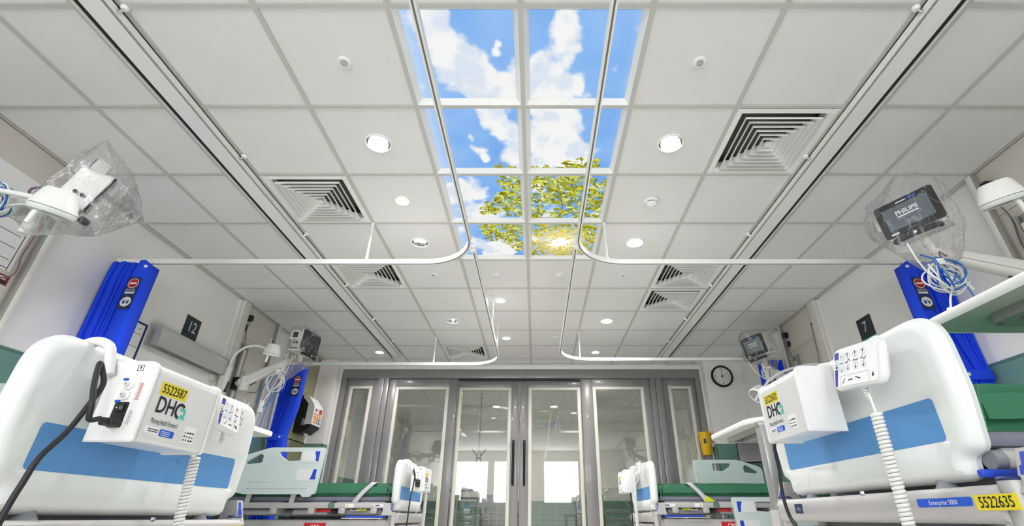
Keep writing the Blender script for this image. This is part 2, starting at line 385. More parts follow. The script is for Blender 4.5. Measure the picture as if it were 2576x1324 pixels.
def blind(o, x0, x1, z0, z1, y):
    tag(part('blind_slats', 'slat', o, lambda b: [b.add([(x0, y - .0065, z), (x1, y - .0065, z), (x1, y + .0065, z + .0012), (x0, y + .0065, z + .0012)], [(0, 1, 2, 3)]) for z in [z0 + .014 * i for i in range(int((z1 - z0) / .014))]], smooth=False), kind='stuff')
    n = 2 if x1 - x0 < .4 else 3
    for i in range(n):
        x = x0 + (x1 - x0) * (.16 + .68 * i / (n - 1)); part('blind_cord', 'slat', o, lambda b: b.cyl((x, y, z0), (x, y, z1), .0014, n=5))
def leaf(name, x0, x1, z1, y, px0, px1, pz1, handle=None):
    d = struct(name, 'grey_door', lambda b: (b.box(x0 + .003, px0, y, y + .045, .01, z1, .003), b.box(px1, x1 - .003, y, y + .045, .01, z1, .003),
                                             b.box(px0, px1, y, y + .045, pz1, z1, .002), b.box(px0, px1, y, y + .045, .01, .2, .002)))
    part('glazing_bead', 'bead', d, lambda b: ring(b, px0, px1, .2, pz1, y - .004, y + .05, .047, .04, .04, .004))
    part('glass_pane', 'glass', d, lambda b: b.box(px0 + .04, px1 - .04, y + .004, y + .008, .23, pz1 - .03), smooth=False)
    part('headrail', 'slat', d, lambda b: b.box(px0 + .047, px1 - .047, y + .012, y + .03, pz1 - .062, pz1 - .04))
    blind(d, px0 + .05, px1 - .05, .26, pz1 - .065, y + .022)
    if handle is not None:
        part('pull_handle', 'black', d, lambda b: b.tube(sag((handle, y, 1.0), (handle, y - .055, 1.0), (handle, y - .055, 1.06), 5) + sag((handle, y - .055, 1.5), (handle, y - .055, 1.56), (handle, y, 1.56), 5), .016, 10))
    return d
leaf('window_1', -2.72, -2.25, 2.43, FY + .05, -2.668, -2.335, 2.325)
leaf('door_1', -2.09, -1.08, 2.425, FY + .035, -1.985, -1.2, 2.31)
leaf('door_2', -1.08, -.166, 2.405, FY + .075, -1.058, -.285, 2.31, -.243)
leaf('door_3', -.160, .74, 2.405, FY + .075, -.035, .745 - .02, 2.31, -.089)
leaf('door_4', .74, 1.75, 2.425, FY + .035, .905, 1.655, 2.31)
leaf('window_2', 1.92, 2.42, 2.43, FY + .05, 2.02, 2.358, 2.325)

# ------------------------------------------------------------------ the room beyond the glass
Y2 = 12.0
struct('wall_beyond_left', 'wall', lambda b: b.box(-3.3, -3.15, FY + .2, Y2, 0, 2.9))
struct('wall_beyond_right', 'wall', lambda b: b.box(3.15, 3.3, FY + .2, Y2, 0, 2.9))
struct('wall_beyond_end', 'wall', lambda b: b.box(-3.3, 3.3, Y2, Y2 + .15, 0, 2.9))
c2 = struct('ceiling_beyond', 'tile', lambda b: b.box(-3.3, 3.3, FY + .2, Y2 + .1, 2.66, 2.7))
for x in (-2.4, -1.2, 0, 1.2, 2.4): part('grid_bar', 'white', c2, lambda b: b.box(x - .012, x + .012, FY + .2, Y2, 2.652, 2.662))
for i in range(7): part('grid_bar', 'white', c2, lambda b: b.box(-3.3, 3.3, 7.8 + .6 * i - .012, 7.8 + .6 * i + .012, 2.652, 2.662))
struct('wall_beyond_dado', 'dado', lambda b: (b.box(-3.15, 3.15, Y2 - .01, Y2, 0, .94), b.box(-3.15, -3.14, FY + .2, Y2, 0, 1.2), b.box(3.14, 3.15, FY + .2, Y2, 0, 1.2)))
def beyond_fill_light(x, y, label):  # lamps added to brighten the room behind the doors
    t = thing('ceiling_downlight', label, 'light', (x, y, 2.66), group='downlights beyond the glass doors')
    part('trim_ring', 'white', t, lambda b: b.lathe([(.08, 0), (.095, 0), (.095, -.006), (.08, -.008), (.08, 0)], n=24, caps=False))
    part('lens', 'light_white', t, lambda b: b.cyl((0, 0, -.004), (0, 0, -.001), .08, n=24))
    area('downlight_lamp', (0, 0, -.02), (0, 0, 0), .14, .14, 8, (1, .95, .9), 'DISK', parent=t)
beyond_fill_light(-.75, 8.2, 'downlight seen through the second door from the towel dispenser, nearer the glass')
beyond_fill_light(-.75, 10.2, 'downlight seen through the second door from the towel dispenser, farther from the glass')
beyond_fill_light(.45, 8.2, 'downlight seen through the third door, nearer the glass')
beyond_fill_light(.45, 10.2, 'downlight seen through the third door, farther from the glass')
t = thing('hoist_spreader_bar', 'dark sling spreader bar hanging behind the glass doors', 'hoist', (-.93, 9.0, 0))
part('hanging_strap', 'dark', t, lambda b: b.cyl((0, 0, 1.62), (0, 0, 2.655), .008, n=8))
part('spreader', 'black', t, lambda b: (b.tube(sag((-.12, 0, 1.68), (-.05, 0, 1.58), (0, 0, 1.52), 6), .012, 8), b.tube(sag((.12, 0, 1.68), (.05, 0, 1.58), (0, 0, 1.52), 6), .012, 8), b.tube(sag((-.02, 0, 1.62), (-.07, 0, 1.4), (0, 0, 1.33), 8) + sag((0, 0, 1.33), (.06, 0, 1.4), (.02, 0, 1.62), 8), .011, 8), b.tube([(0, 0, 1.33), (-.02, 0, 1.24), (-.05, 0, 1.16)], .01, 8)))
def wait_table(x, y, h, label):
    t = thing('overbed_table', label, 'table', (x, y, 0), group='tables beyond the glass doors')
    part('top', 'dark', t, lambda b: b.box(-.35, .35, -.2, .2, h - .03, h, .01)); part('column', 'alu', t, lambda b: b.box(-.03, .03, -.04, .04, .08, h - .03, .005))
    part('foot', 'alu', t, lambda b: b.box(-.3, .3, -.2, .2, .03, .08, .01))
wait_table(-1.55, 10.9, 1.12, 'higher dark table beyond the second door'); wait_table(-1.05, 10.4, .96, 'lower dark table beyond the second door')
def chair_far(x, y, rz, label):
    t = thing('waiting_chair', label, 'chair', (x, y, 0), rz, 'chairs beyond the glass doors')
    part('seat', 'bed_grey2', t, lambda b: b.box(-.26, .26, -.25, .25, .4, .5, .03)); part('backrest', 'bed_grey2', t, lambda b: b.box(-.26, .26, .2, .28, .5, .98, .03))
    for sx in (-1, 1):
        part('armrest', 'dark', t, lambda b: b.box(sx * .25, sx * .31, -.25, .22, .62, .66, .01))
        for sy in (-1, 1): part('leg', 'dark', t, lambda b: b.box(sx * .25, sx * .29, sy * .2, sy * .24, 0, .64, .004))
chair_far(-.55, 9.6, R(160), 'dark armchair beyond the second door'); chair_far(.95, 9.7, R(200), 'dark armchair beyond the third door')
t = thing('vital_signs_stand', 'vital signs monitor on a pole beyond the second door', 'monitor', (-.3, 8.7, 0))
part('pole', 'alu', t, lambda b: b.cyl((0, 0, .05), (0, 0, 1.05), .015)); part('base', 'dark', t, lambda b: b.cyl((0, 0, 0), (0, 0, .05), .25, .2, 20)); part('monitor_body', 'offwhite', t, lambda b: b.box(-.1, .1, -.05, .05, 1.05, 1.32, .03)); part('display', 'screen', t, lambda b: b.box(-.07, .07, -.055, -.049, 1.1, 1.24))

# ------------------------------------------------------------------ ceiling fixtures
CL = [(-0.43, 1.46, 0.094), (-0.38, 1.59, 0.119), (-0.34, 1.73, 0.125), (-0.24, 1.76, 0.084), (-0.14, 1.81, 0.107), (-0.06, 1.86, 0.087), (-0.26, 1.89, 0.088), (-0.11, 1.52, 0.023), (-0.12, 1.58, 0.024), (-0.47, 1.57, 0.059), (0.22, 1.46, 0.085), (0.23, 1.59, 0.075), (0.1, 1.78, 0.096), (0.06, 1.7, 0.051), (0.22, 1.81, 0.085), (0.29, 1.85, 0.048), (0.14, 1.91, 0.11), (0.03, 1.88, 0.087), (-0.18, 2.07, 0.084), (-0.12, 2.2, 0.087), (-0.08, 2.4, 0.093), (-0.21, 2.04, 0.058), (-0.28, 2.37, 0.051), (-0.32, 2.24, 0.032), (-0.25, 2.43, 0.031), (-0.57, 2.44, 0.026), (0.17, 2.07, 0.128), (0.28, 2.04, 0.065), (0.07, 2.24, 0.11), (0.2, 2.31, 0.138), (0.33, 2.37, 0.096), (0.31, 2.46, 0.118), (0.1, 2.47, 0.078), (-0.51, 2.86, 0.104), (-0.43, 2.72, 0.101), (-0.32, 2.77, 0.068), (-0.38, 3.02, 0.109), (-0.26, 3.07, 0.086), (-0.54, 2.72, 0.056), (-0.51, 3.3, 0.058), (-0.3, 3.64, 0.156), (-0.18, 3.56, 0.123), (-0.46, 3.44, 0.047), (0.08, 2.72, 0.07), (0.5, 2.72, 0.051), (0.17, 3.07, 0.062), (0.54, 3.07, 0.055), (0.04, 3.42, 0.083)]
LV = [(-0.17, 2.54, 0.05), (-0.09, 2.55, 0.04), (0.06, 2.54, 0.04), (0.14, 2.54, 0.04), (0.29, 2.52, 0.065), (0.38, 2.48, 0.06), (0.46, 2.48, 0.045), (-0.12, 2.65, 0.088), (-0.07, 2.77, 0.097), (-0.13, 2.86, 0.087), (-0.22, 2.94, 0.083), (-0.29, 3.02, 0.06), (-0.07, 3.02, 0.091), (-0.01, 2.89, 0.059), (0.08, 2.67, 0.083), (0.21, 2.65, 0.111), (0.35, 2.67, 0.111), (0.5, 2.72, 0.096), (0.1, 2.86, 0.099), (0.25, 2.81, 0.115), (0.4, 2.86, 0.128), (0.53, 2.91, 0.088), (0.08, 3.04, 0.073), (0.23, 3.04, 0.06), (0.41, 3.07, 0.123), (0.57, 3.1, 0.062), (-0.32, 3.27, 0.071), (-0.21, 3.25, 0.096), (-0.08, 3.27, 0.096), (-0.28, 3.37, 0.079), (-0.14, 3.42, 0.087), (-0.06, 3.56, 0.068), (0.08, 3.3, 0.09), (0.21, 3.3, 0.11), (0.37, 3.3, 0.129), (0.53, 3.33, 0.111), (0.08, 3.56, 0.103), (0.22, 3.62, 0.118), (0.39, 3.62, 0.138), (0.53, 3.59, 0.117), (0.57, 3.42, 0.067), (0.06, 3.73, 0.071), (0.33, 3.75, 0.107)]
BR = [[(0.247, 3.124), (0.27, 2.962), (0.258, 2.886), (0.161, 2.765)], [(0.269, 2.937), (0.366, 2.847), (0.506, 2.803)], [(0.03, 3.096), (0.138, 3.113), (0.293, 3.113)], [(0.622, 3.269), (0.497, 3.299), (0.372, 3.361)], [(0.007, 3.696), (0.111, 3.522), (0.243, 3.424)], [(0.266, 2.886), (0.328, 2.719), (0.311, 2.629)], [(0.258, 2.886), (0.202, 2.719)], [(.1, 2.8), (-.1, 2.9), (-.2, 2.96)]]
SUN = (.273, 3.489)
from mathutils import noise as mn
def mixc(a, b, t): return tuple(x + (y - x) * t for x, y in zip(a, b))
def sstep(a, b, x):
    t = max(0, min(1, (x - a) / (b - a))); return t * t * (3 - 2 * t)
SKY_A, SKY_B, SKY_C, CLD, CLD2 = lin((106, 164, 234)), lin((158, 198, 246)), lin((212, 228, 248)), lin((244, 245, 244)), lin((212, 224, 240))
def fbm(x, y, s, o=5): return mn.fractal(Vector((x * s, y * s, 3.7)), .9, 2.1, o, noise_basis='PERLIN_ORIGINAL')
def sky_col(x, y):
    d = 0
    wx = x + .035 * fbm(x + 9, y, 5); wy = y + .05 * fbm(x, y + 5, 5)
    for cx, cy, r in CL:
        q = ((wx - cx) ** 2 + ((wy - cy) * .8) ** 2) / (r * r)
        if q < 6: d += math.exp(-q * 1.1)
    d = min(d, 1.5) + .5 * fbm(x, y, 9) - .12
    base = mixc(SKY_A, SKY_B, .5 + .55 * fbm(x * .7, y * .7, 3, 3))
    base = mixc(base, SKY_C, .75 * sstep(-.42, -.62, x) + .3 * sstep(.5, .62, x))
    sh = sstep(-.15, .5, fbm(x + 4, y + 2, 7))
    c = mixc(base, mixc(CLD, CLD2, sh * .8), sstep(.16, .72, d))
    s = math.hypot(x - SUN[0], y - SUN[1])
    c = mixc(c, (1.0, .86, .42), .75 * sstep(.34, .08, s)); c = mixc(c, (1.6, 1.55, 1.35), sstep(.15, .04, s))
    return c
MATS['sky_print'] = attr_emit('sky_print', strength=2 ** -.93)
def color_mesh(name, vs, fs, cols, parent, z):
    me = bpy.data.meshes.new(name); me.from_pydata([(x, y, z) for x, y in vs], [], fs); a = me.color_attributes.new('Col', 'FLOAT_COLOR', 'POINT')
    a.data.foreach_set('color', [v for c in cols for v in (*c, 1)]); me.materials.append(MATS['sky_print']); me.update()
    o = bpy.data.objects.new(name, me); COL.objects.link(o); o.parent = parent; return o
rnd = random.Random(5)
LEAVES = []
LC = [lin(c) for c in ((150, 150, 24), (176, 176, 34), (128, 130, 16), (206, 205, 58), (110, 112, 14), (226, 226, 96), (142, 140, 20), (238, 238, 140))]
for cx, cy, r in LV:
    n = int(14 + 5600 * r * r)
    for i in range(n):
        a = rnd.uniform(0, 6.283); q = r * math.sqrt(rnd.random()) * 1.05; x, y = cx + q * math.cos(a), cy + q * math.sin(a) * 1.1
        L = rnd.uniform(.015, .03); wd = L * rnd.uniform(.55, .85); th = rnd.uniform(0, 6.283); c = mixc(LC[rnd.randrange(8)], LC[rnd.randrange(8)], .25)
        s = math.hypot(x - SUN[0], y - SUN[1])
        if s < .07 and rnd.random() < .93: continue
        c = mixc(c, (1.1, .92, .3), .7 * sstep(.3, .1, s)); c = mixc(c, lin((150, 110, 20)), .25 * sstep(3.2, 3.75, y))
        LEAVES.append((x, y, L, wd, th, c))
def sky_panel(cx, row, label):
    x0 = cx - .3 + .0125; x1 = cx + .3 - .0125; y0 = TY + .6 * row + .0125; y1 = y0 + .575
    t = thing('sky_light_panel', label, 'light panel', ((x0 + x1) / 2, (y0 + y1) / 2, CEIL), group='backlit sky ceiling panels')
    h = .2875; q = .262; d = .03
    for nm, p in (('frame_side', [(-h, -h), (h, -h), (q, -q), (-q, -q)]), ('frame_side', [(h, -h), (h, h), (q, q), (q, -q)]), ('frame_side', [(h, h), (-h, h), (-q, q), (q, q)]), ('frame_side', [(-h, h), (-h, -h), (-q, -q), (-q, q)])):
        part(nm, 'white', t, lambda b: b.loft([[(p[0][0], p[0][1], 0), (p[1][0], p[1][1], 0), (p[2][0], p[2][1], d), (p[3][0], p[3][1], d)], [(p[0][0], p[0][1], d + .01), (p[1][0], p[1][1], d + .01), (p[2][0], p[2][1], d + .01), (p[3][0], p[3][1], d + .01)]]), smooth=False)
    n = 110; vs = [(-q + 2 * q * i / n, -q + 2 * q * j / n) for j in range(n + 1) for i in range(n + 1)]
    fs = [(j * (n + 1) + i, (j + 1) * (n + 1) + i, (j + 1) * (n + 1) + i + 1, j * (n + 1) + i + 1) for j in range(n) for i in range(n)]
    X, Y = t.location.x, t.location.y
    color_mesh('sky_print', vs, fs, [sky_col(x + X, y + Y) for x, y in vs], t, d - .001)
    lv, lf, lc = [], [], []
    def poly(pts, c, inside=True):
        pts = [(min(q, max(-q, x - X)), min(q, max(-q, y - Y))) for x, y in pts]
        if max(p[0] for p in pts) - min(p[0] for p in pts) < .002 or max(p[1] for p in pts) - min(p[1] for p in pts) < .002: return
        k = len(lv); lv.extend(pts); lf.append(tuple(range(k, k + len(pts)))[::-1]); lc.extend([c] * len(pts))
    for l in BR:
        for (ax, ay), (bx, by) in zip(l, l[1:]):
            if abs(ax - X) < .31 and abs(ay - Y) < .31:
                dx, dy = bx - ax, by - ay; m_ = math.hypot(dx, dy); nx, ny = -dy / m_ * .004, dx / m_ * .004
                poly([(ax + nx, ay + ny), (ax - nx, ay - ny), (bx - nx * .7, by - ny * .7), (bx + nx * .7, by + ny * .7)], lin((104, 62, 30)))
    for x, y, L, wd, th, c in LEAVES:
        if abs(x - X) < .285 and abs(y - Y) < .285:
            ca, sa = math.cos(th), math.sin(th)
            poly([(x + L * u * ca - wd * v * sa, y + L * u * sa + wd * v * ca) for u, v in ((-1, 0), (-.55, .42), (.1, .5), (.7, .3), (1, 0), (.7, -.3), (.1, -.5), (-.55, -.42))], c)
    if lv:
        o = color_mesh('leaf_print', lv, lf, lc, t, d - .0016)
        for i, v in enumerate(o.data.vertices): v.co.z -= .0000004 * i
        o['kind'] = 'stuff'
LBL = ['sky panel all cloud and blue, in the row nearest the viewer', 'cloudy sky panel in the second row, with a few leaf tips', 'sky panel with cloud and leafy branches, in the third row', 'sky panel in the last row, farthest down the room']
EX = {(-1, -1): 'big sky panel nearest the viewer with a broad diagonal cloud, on the towel dispenser side', (1, -1): 'big sky panel nearest the viewer with a tall cloud at its top, on the clock side',
      (-1, 0): 'second-row sky panel, mostly blue with a thin cloud streak, on the towel dispenser side', (1, 0): 'second-row sky panel with a heaped cloud and leaf tips, on the clock side',
      (-1, 1): 'third-row sky panel half cloud and half leafy twigs, on the towel dispenser side', (1, 1): 'third-row sky panel filled with branches and leaves, on the clock side',
      (-1, 2): 'last-row sky panel with leaves over pale cloud, on the towel dispenser side', (1, 2): 'last-row sky panel with the sun blazing through yellow leaves'}
for (s_, k), l in EX.items(): sky_panel(.3 * s_, k, l)

def downlight(x, y, r, label, power=7, deep=False):
    t = thing('ceiling_downlight', label, 'downlight', (x, y, CEIL + .004), group='round ceiling downlights')
    part('trim_ring', 'white', t, lambda b: b.lathe([(r, .002), (r * 1.16, .002), (r * 1.14, -.006), (r * 1.02, -.009), (r, -.004), (r, .002)], n=32, caps=False))
    if deep:
        part('reflector', 'chrome', t, lambda b: b.lathe([(r, -.002), (r * .93, .03), (r * .6, .075), (r * .55, .075), (r * .9, .032), (r * .985, .0)], n=32, caps=False))
        part('lamp_lens', 'light_white', t, lambda b: b.lathe([(r * .62, .03), (r * .6, .045), (.001, .05), (.001, .028)], n=24))
    else:
        part('lamp_lens', 'light_white', t, lambda b: b.cyl((0, 0, -.003), (0, 0, 0), r * .995, n=32))
    area('downlight_lamp', (0, 0, -.014), (0, 0, 0), r * 1.6, r * 1.6, power, (1, .965, .965), 'DISK', R(150), parent=t)
downlight(-.9, 2.25, .072, 'bright mirrored downlight beside the second-row sky panel, on the towel dispenser side', deep=True)
downlight(.9, 2.25, .072, 'bright mirrored downlight between the sky panels and the nearest air diffuser', deep=True)
downlight(-.9, 2.85, .048, 'small plain white downlight beside the nearest air diffuser, on the towel dispenser side', 5)
downlight(-.9, 3.45, .066, 'round downlight with mirrored reflector beside the last-row sky panel, on the towel dispenser side', deep=True)
downlight(.9, 3.45, .066, 'round white downlight beyond the smoke detector, beside the last-row sky panel')
downlight(-.9, 5.25, .066, 'round downlight with mirrored reflector halfway down the towel dispenser side', deep=True)
downlight(.9, 5.25, .066, 'round white downlight past the paired air diffusers on the clock side')
downlight(-.305, 4.655, .05, 'small downlight in the middle aisle, just past the motion sensors', 5)
downlight(-.305, 5.85, .05, 'small downlight in the middle aisle, nearest the glass doors', 5)
downlight(-2.1, 6.44, .055, 'small downlight beside the far end of the hoist track near the towel dispenser', 5)
downlight(.9, 6.44, .05, 'small downlight near the glass doors on the side of the clock', 5)

def diffuser(x, y, label):
    t = thing('air_diffuser', label, 'air vent', (x, y, CEIL), group='square ceiling air diffusers')
    part('plenum', 'plenum', t, lambda b: b.box(-.287, .287, -.287, .287, .11, .12))
    part('plenum_side', 'plenum', t, lambda b: (b.box(-.287, -.28, -.287, .287, .03, .11), b.box(.28, .287, -.287, .287, .03, .11), b.box(-.28, .28, -.287, -.28, .03, .11), b.box(-.28, .28, .28, .287, .03, .11)))
    def sq(a, z): return [(-a, -a, z), (a, -a, z), (a, a, z), (-a, a, z)]
    part('flange', 'white', t, lambda b: b.loft([sq(.288, -.002), sq(.258, -.006), sq(.243, .014), sq(.24, .06), sq(.288, .06)], False, False), smooth=False)
    for i in range(6):
        a = .222 - .034 * i
        part('louvre', 'white', t, lambda b: b.loft([sq(a, -.013), sq(a - .002, -.013), sq(a - .002, -.001), sq(a - .030, .032), sq(a - .030, .036), sq(a, .001), sq(a, -.013)], False, False), smooth=False)
    part('core', 'white', t, lambda b: b.loft([sq(.022, -.006), sq(.012, .012)]), smooth=False)
diffuser(-1.5, 2.851, 'square louvred air diffuser nearest the viewer on the towel dispenser side')
diffuser(1.5, 2.251, 'large square louvred air diffuser nearest the viewer on the clock side')
diffuser(-1.5, 4.051, 'square air diffuser half hidden by the curtain rail on the towel dispenser side')
diffuser(1.5, 4.051, 'nearer one of the paired air diffusers, partly behind the curtain rail')
diffuser(1.5, 4.651, 'farther one of the paired air diffusers on the clock side')
diffuser(-.9, 6.451, 'small-looking air diffuser close to the glass doors')

def round_device(name, x, y, label, cat, prof, mats='white', extra=None):
    t = thing(name, label, cat, (x, y, CEIL + .004)); part('base', mats, t, lambda b: b.lathe(prof, ax=(0, 0, -1), n=28))
    if extra: extra(t)
spk = [(.036, 0), (.036, .006), (.03, .01), (.021, .01), (.019, .004), (.001, .004)]
def spk_c(t): part('nozzle', 'bed_grey', t, lambda b: b.lathe([(.013, 0), (.013, .012), (.006, .016), (.001, .016)], ax=(0, 0, -1), n=16))
for x, y, l in ((-.9, 1.655, 'small round ceiling sprinkler in the nearest tile row on the towel dispenser side'), (.9, 1.655, 'small round ceiling sprinkler in the nearest tile row on the clock side'), (-.9, 4.05, 'small round ceiling sprinkler beyond the curtain rail on the towel dispenser side'), (.9, 4.05, 'small round ceiling sprinkler beyond the curtain rail on the clock side')):
    round_device('ceiling_sprinkler', x, y, l, 'sprinkler', spk, extra=spk_c)
def sm(t):
    part('vent_gap', 'black', t, lambda b: b.lathe([(.038, .018), (.038, .026), (.036, .026), (.036, .018)], ax=(0, 0, -1), n=28, caps=False))
    part('chamber', 'white', t, lambda b: b.lathe([(.03, .02), (.042, .026), (.038, .036), (.022, .043), (.012, .05), (.001, .05)], ax=(0, 0, -1), n=28))
    for i in range(4):
        a = i * math.pi / 2 + .5; part('rib', 'white', t, lambda b: b.cyl((.04 * math.cos(a), .04 * math.sin(a), -.016), (.038 * math.cos(a), .038 * math.sin(a), -.03), .004, n=6))
round_device('smoke_detector', .91, 2.857, 'white smoke detector on the ceiling tile', 'smoke detector', [(.055, 0), (.055, .012), (.048, .02), (.001, .02)], extra=sm)
round_device('cover_disc', .295, 5.83, 'flat white cover disc on the ceiling near the glass doors', 'ceiling disc', [(.045, 0), (.045, .004), (.04, .006), (.001, .006)])
for x, l in ((-.305, 'square motion sensor on the ceiling, the one on the towel dispenser side'), (.297, 'square motion sensor on the ceiling, the one on the clock side')):
    t = thing('motion_sensor', l, 'sensor', (x, 4.048, CEIL + .004), group='ceiling motion sensors')
    part('plate', 'white', t, lambda b: b.box(-.042, .042, -.042, .042, -.009, 0, .003)); part('lens', 'white_gloss', t, lambda b: b.lathe([(.024, .009), (.022, .018), (.012, .026), (.001, .028)], ax=(0, 0, -1), n=20))

# hoist tracks slung under the ceiling
for sd, l in ((-1, 'long white hoist track under the ceiling on the towel dispenser side'), (1, 'long white hoist track under the ceiling on the clock side')):
    t = thing('hoist_track', l, 'hoist track', (0, 0, CEIL))
    X = lambda v: sd * v
    part('rail_body', 'rail_white', t, lambda b: (b.box(X(1.806), X(1.913), .4, 6.47, -.058, -.050, .002), b.box(X(1.806), X(1.812), .4, 6.47, -.058, -.006), b.box(X(1.806), X(1.945), .4, 6.47, -.012, -.006)), smooth=False)
    part('running_slot', 'black', t, lambda b: b.box(X(1.85), X(1.94), .4, 6.46, -.049, -.014), smooth=False)
    part('outer_lip', 'rail_white', t, lambda b: b.box(X(1.94), X(1.946), .4, 6.47, -.058, -.006), smooth=False)
    part('end_plate', 'alu', t, lambda b: b.box(X(1.806), X(1.946), 6.47, 6.475, -.06, -.01))
    for y in (1.36, 2.36, 3.3, 4.25, 5.15, 5.95):
        f = part('hanger_cup', 'white', t, lambda b: b.lathe([(.018, 0), (.018, .006), (.012, .016), (.001, .016)], o=(X(1.785), y, 0), ax=(0, 0, -1), n=16)); part('hanger_rod', 'chrome', f, lambda b: b.cyl((X(1.79), y, -.012), (X(1.806), y, -.03), .008, n=8))
# ------------------------------------------------------------------ curtain rails
RZ0, RZ1 = 2.272, 2.308
def rail(name, label, path, rods, ends):
    """path: list of (x, y); rectangular white section swept along it"""
    t = thing(name, label, 'curtain rail', (0, 0, 0), group='white ceiling-hung curtain rails')
    P = [Vector((x, y, 0)) for x, y in path]; w = .0125; loops = []
    for i, p in enumerate(P):
        a = P[max(i - 1, 0)]; b_ = P[min(i + 1, len(P) - 1)]; d = (b_ - a).normalized(); nrm = Vector((-d.y, d.x, 0)) * w
        loops.append([(p + nrm) + Vector((0, 0, RZ0)), (p - nrm) + Vector((0, 0, RZ0)), (p - nrm) + Vector((0, 0, RZ1)), (p + nrm) + Vector((0, 0, RZ1))])
    part('track', 'rail_white', t, lambda b: b.loft(loops), ang=30)
    sl = [[l[0] * .66 + l[1] * .34 - Vector((0, 0, .0008)), l[0] * .34 + l[1] * .66 - Vector((0, 0, .0008))] for l in loops]
    part('glider_slot', 'cable_grey', t, lambda b: b.add([p for s_ in sl for p in s_], [(2 * i, 2 * i + 1, 2 * i + 3, 2 * i + 2) for i in range(len(sl) - 1)]))
    for x, y in rods:
        part('drop_rod', 'rail_white', t, lambda b: (b.cyl((x, y, RZ1), (x, y, CEIL), .0085, n=12), b.cyl((x, y, RZ1 - .004), (x, y, RZ1 + .04), .013, .0105, 12), b.cyl((x, y, CEIL - .035), (x, y, CEIL), .0125, n=12)))
    for x, y in ends: part('end_bracket', 'rail_white', t, lambda b: b.box(x - .02, x + .02, y - .022, y + .022, RZ0 - .006, RZ1 + .006, .003))
    return t
def arc(cx, cy, r, a0, a1, n=14): return [(cx + r * math.cos(R(a0 + (a1 - a0) * i / n)), cy + r * math.sin(R(a0 + (a1 - a0) * i / n))) for i in range(n + 1)]
rl = .36
rail('curtain_rail', 'white curtain rail bending over to the curtain nearest the viewer, towel dispenser side', [(-.385, -2.5)] + arc(-.385 - rl, 3.145 - rl, rl, 0, 90) + [(-3.04, 3.145)], [(-1.2, 3.145), (-.385, .6)], [(-3.03, 3.145)])
rail('curtain_rail', 'white curtain rail bending over to the nearest curtain on the clock side', [(.36, -2.5)] + arc(.36 + rl, 3.145 - rl, rl, 180, 90) + [(3.04, 3.145)], [(.602, 3.04 + .105), (.36, .6)], [(3.03, 3.145)])
rail('curtain_rail', 'white curtain rail ending above the towel dispenser, farther from the viewer', [(-.372, 2.95)] + arc(-.372 - rl, 5.82 - rl, rl, 0, 90) + [(-3.04, 5.82)], [(-1.2, 5.82), (-.372, 4.55), (-.372, 5.3)], [(-3.03, 5.82), (-.372, 2.95)])
rail('curtain_rail', 'white curtain rail ending at the wall beyond the clock, farther from the viewer', [(.35, 2.9)] + arc(.35 + rl, 5.62 - rl, rl, 180, 90) + [(3.04, 5.62)], [(.602, 5.615)], [(3.03, 5.62), (.35, 2.9)])

# ------------------------------------------------------------------ curtains
def no_entry_label(o, org, ux, uz, w, h, lettered=True):
    """dark blue sign with a red no-entry disc and a white disc of hands"""
    n = Vector(ux).cross(Vector(uz)).normalized(); org = Vector(org); ux = Vector(ux); uz = Vector(uz)
    def P(u, v, d): return org + ux * u + uz * v + n * d
    s = part('care_sign', 'navy', o, lambda b: b.loft([[P(-w / 2, -h / 2, d), P(w / 2, -h / 2, d), P(w / 2, h / 2, d), P(-w / 2, h / 2, d)] for d in (.001, .003)]))
    def disc(u, v, r, d, nm, m): part(nm, m, s, lambda b: b.cyl(P(u, v, .003), P(u, v, d), r, n=28))
    disc(0, h * .31, w * .43, .0035, 'red_disc_border', 'print_white'); disc(0, h * .31, w * .38, .004, 'red_disc', 'red')
    part('white_bar', 'print_white', s, lambda b: b.loft([[P(-w * .28, h * .285, d), P(w * .28, h * .285, d), P(w * .28, h * .335, d), P(-w * .28, h * .335, d)] for d in (.004, .0046)]))
    disc(0, -h * .27, w * .42, .0035, 'white_disc', 'print_white')
    def hand(b, u0, sg):
        b.cyl(P(u0, -h * .3, .0035), P(u0, -h * .3, .0042), w * .1, n=12)
        for k in range(4): b.loft([[P(u0 + (k - 1.5) * w * .05 - w * .018, -h * .3, d), P(u0 + (k - 1.5) * w * .05 + w * .018, -h * .3, d), P(u0 + (k - 1.5) * w * .07 + w * .018, -h * .22, d), P(u0 + (k - 1.5) * w * .07 - w * .018, -h * .22, d)] for d in (.0035, .0042)])
    part('blue_hand', 'print_blue', s, lambda b: hand(b, -w * .14, 1)); part('green_hand', 'dado_trim', s, lambda b: hand(b, w * .16, 1))
    if lettered:
        part('lettering', 'print_white', s, lambda b: (b.text('Please Wait', P(0, h * .115, .0035), ux, uz, w * .15), b.text('Before Entering', P(0, h * .07, .0035), ux, uz, w * .13), b.loft([[P(-w * .38, -h * .015, d), P(w * .38, -h * .015, d), P(w * .38, h * .04, d), P(-w * .38, h * .04, d)] for d in (.003, .0036)])))
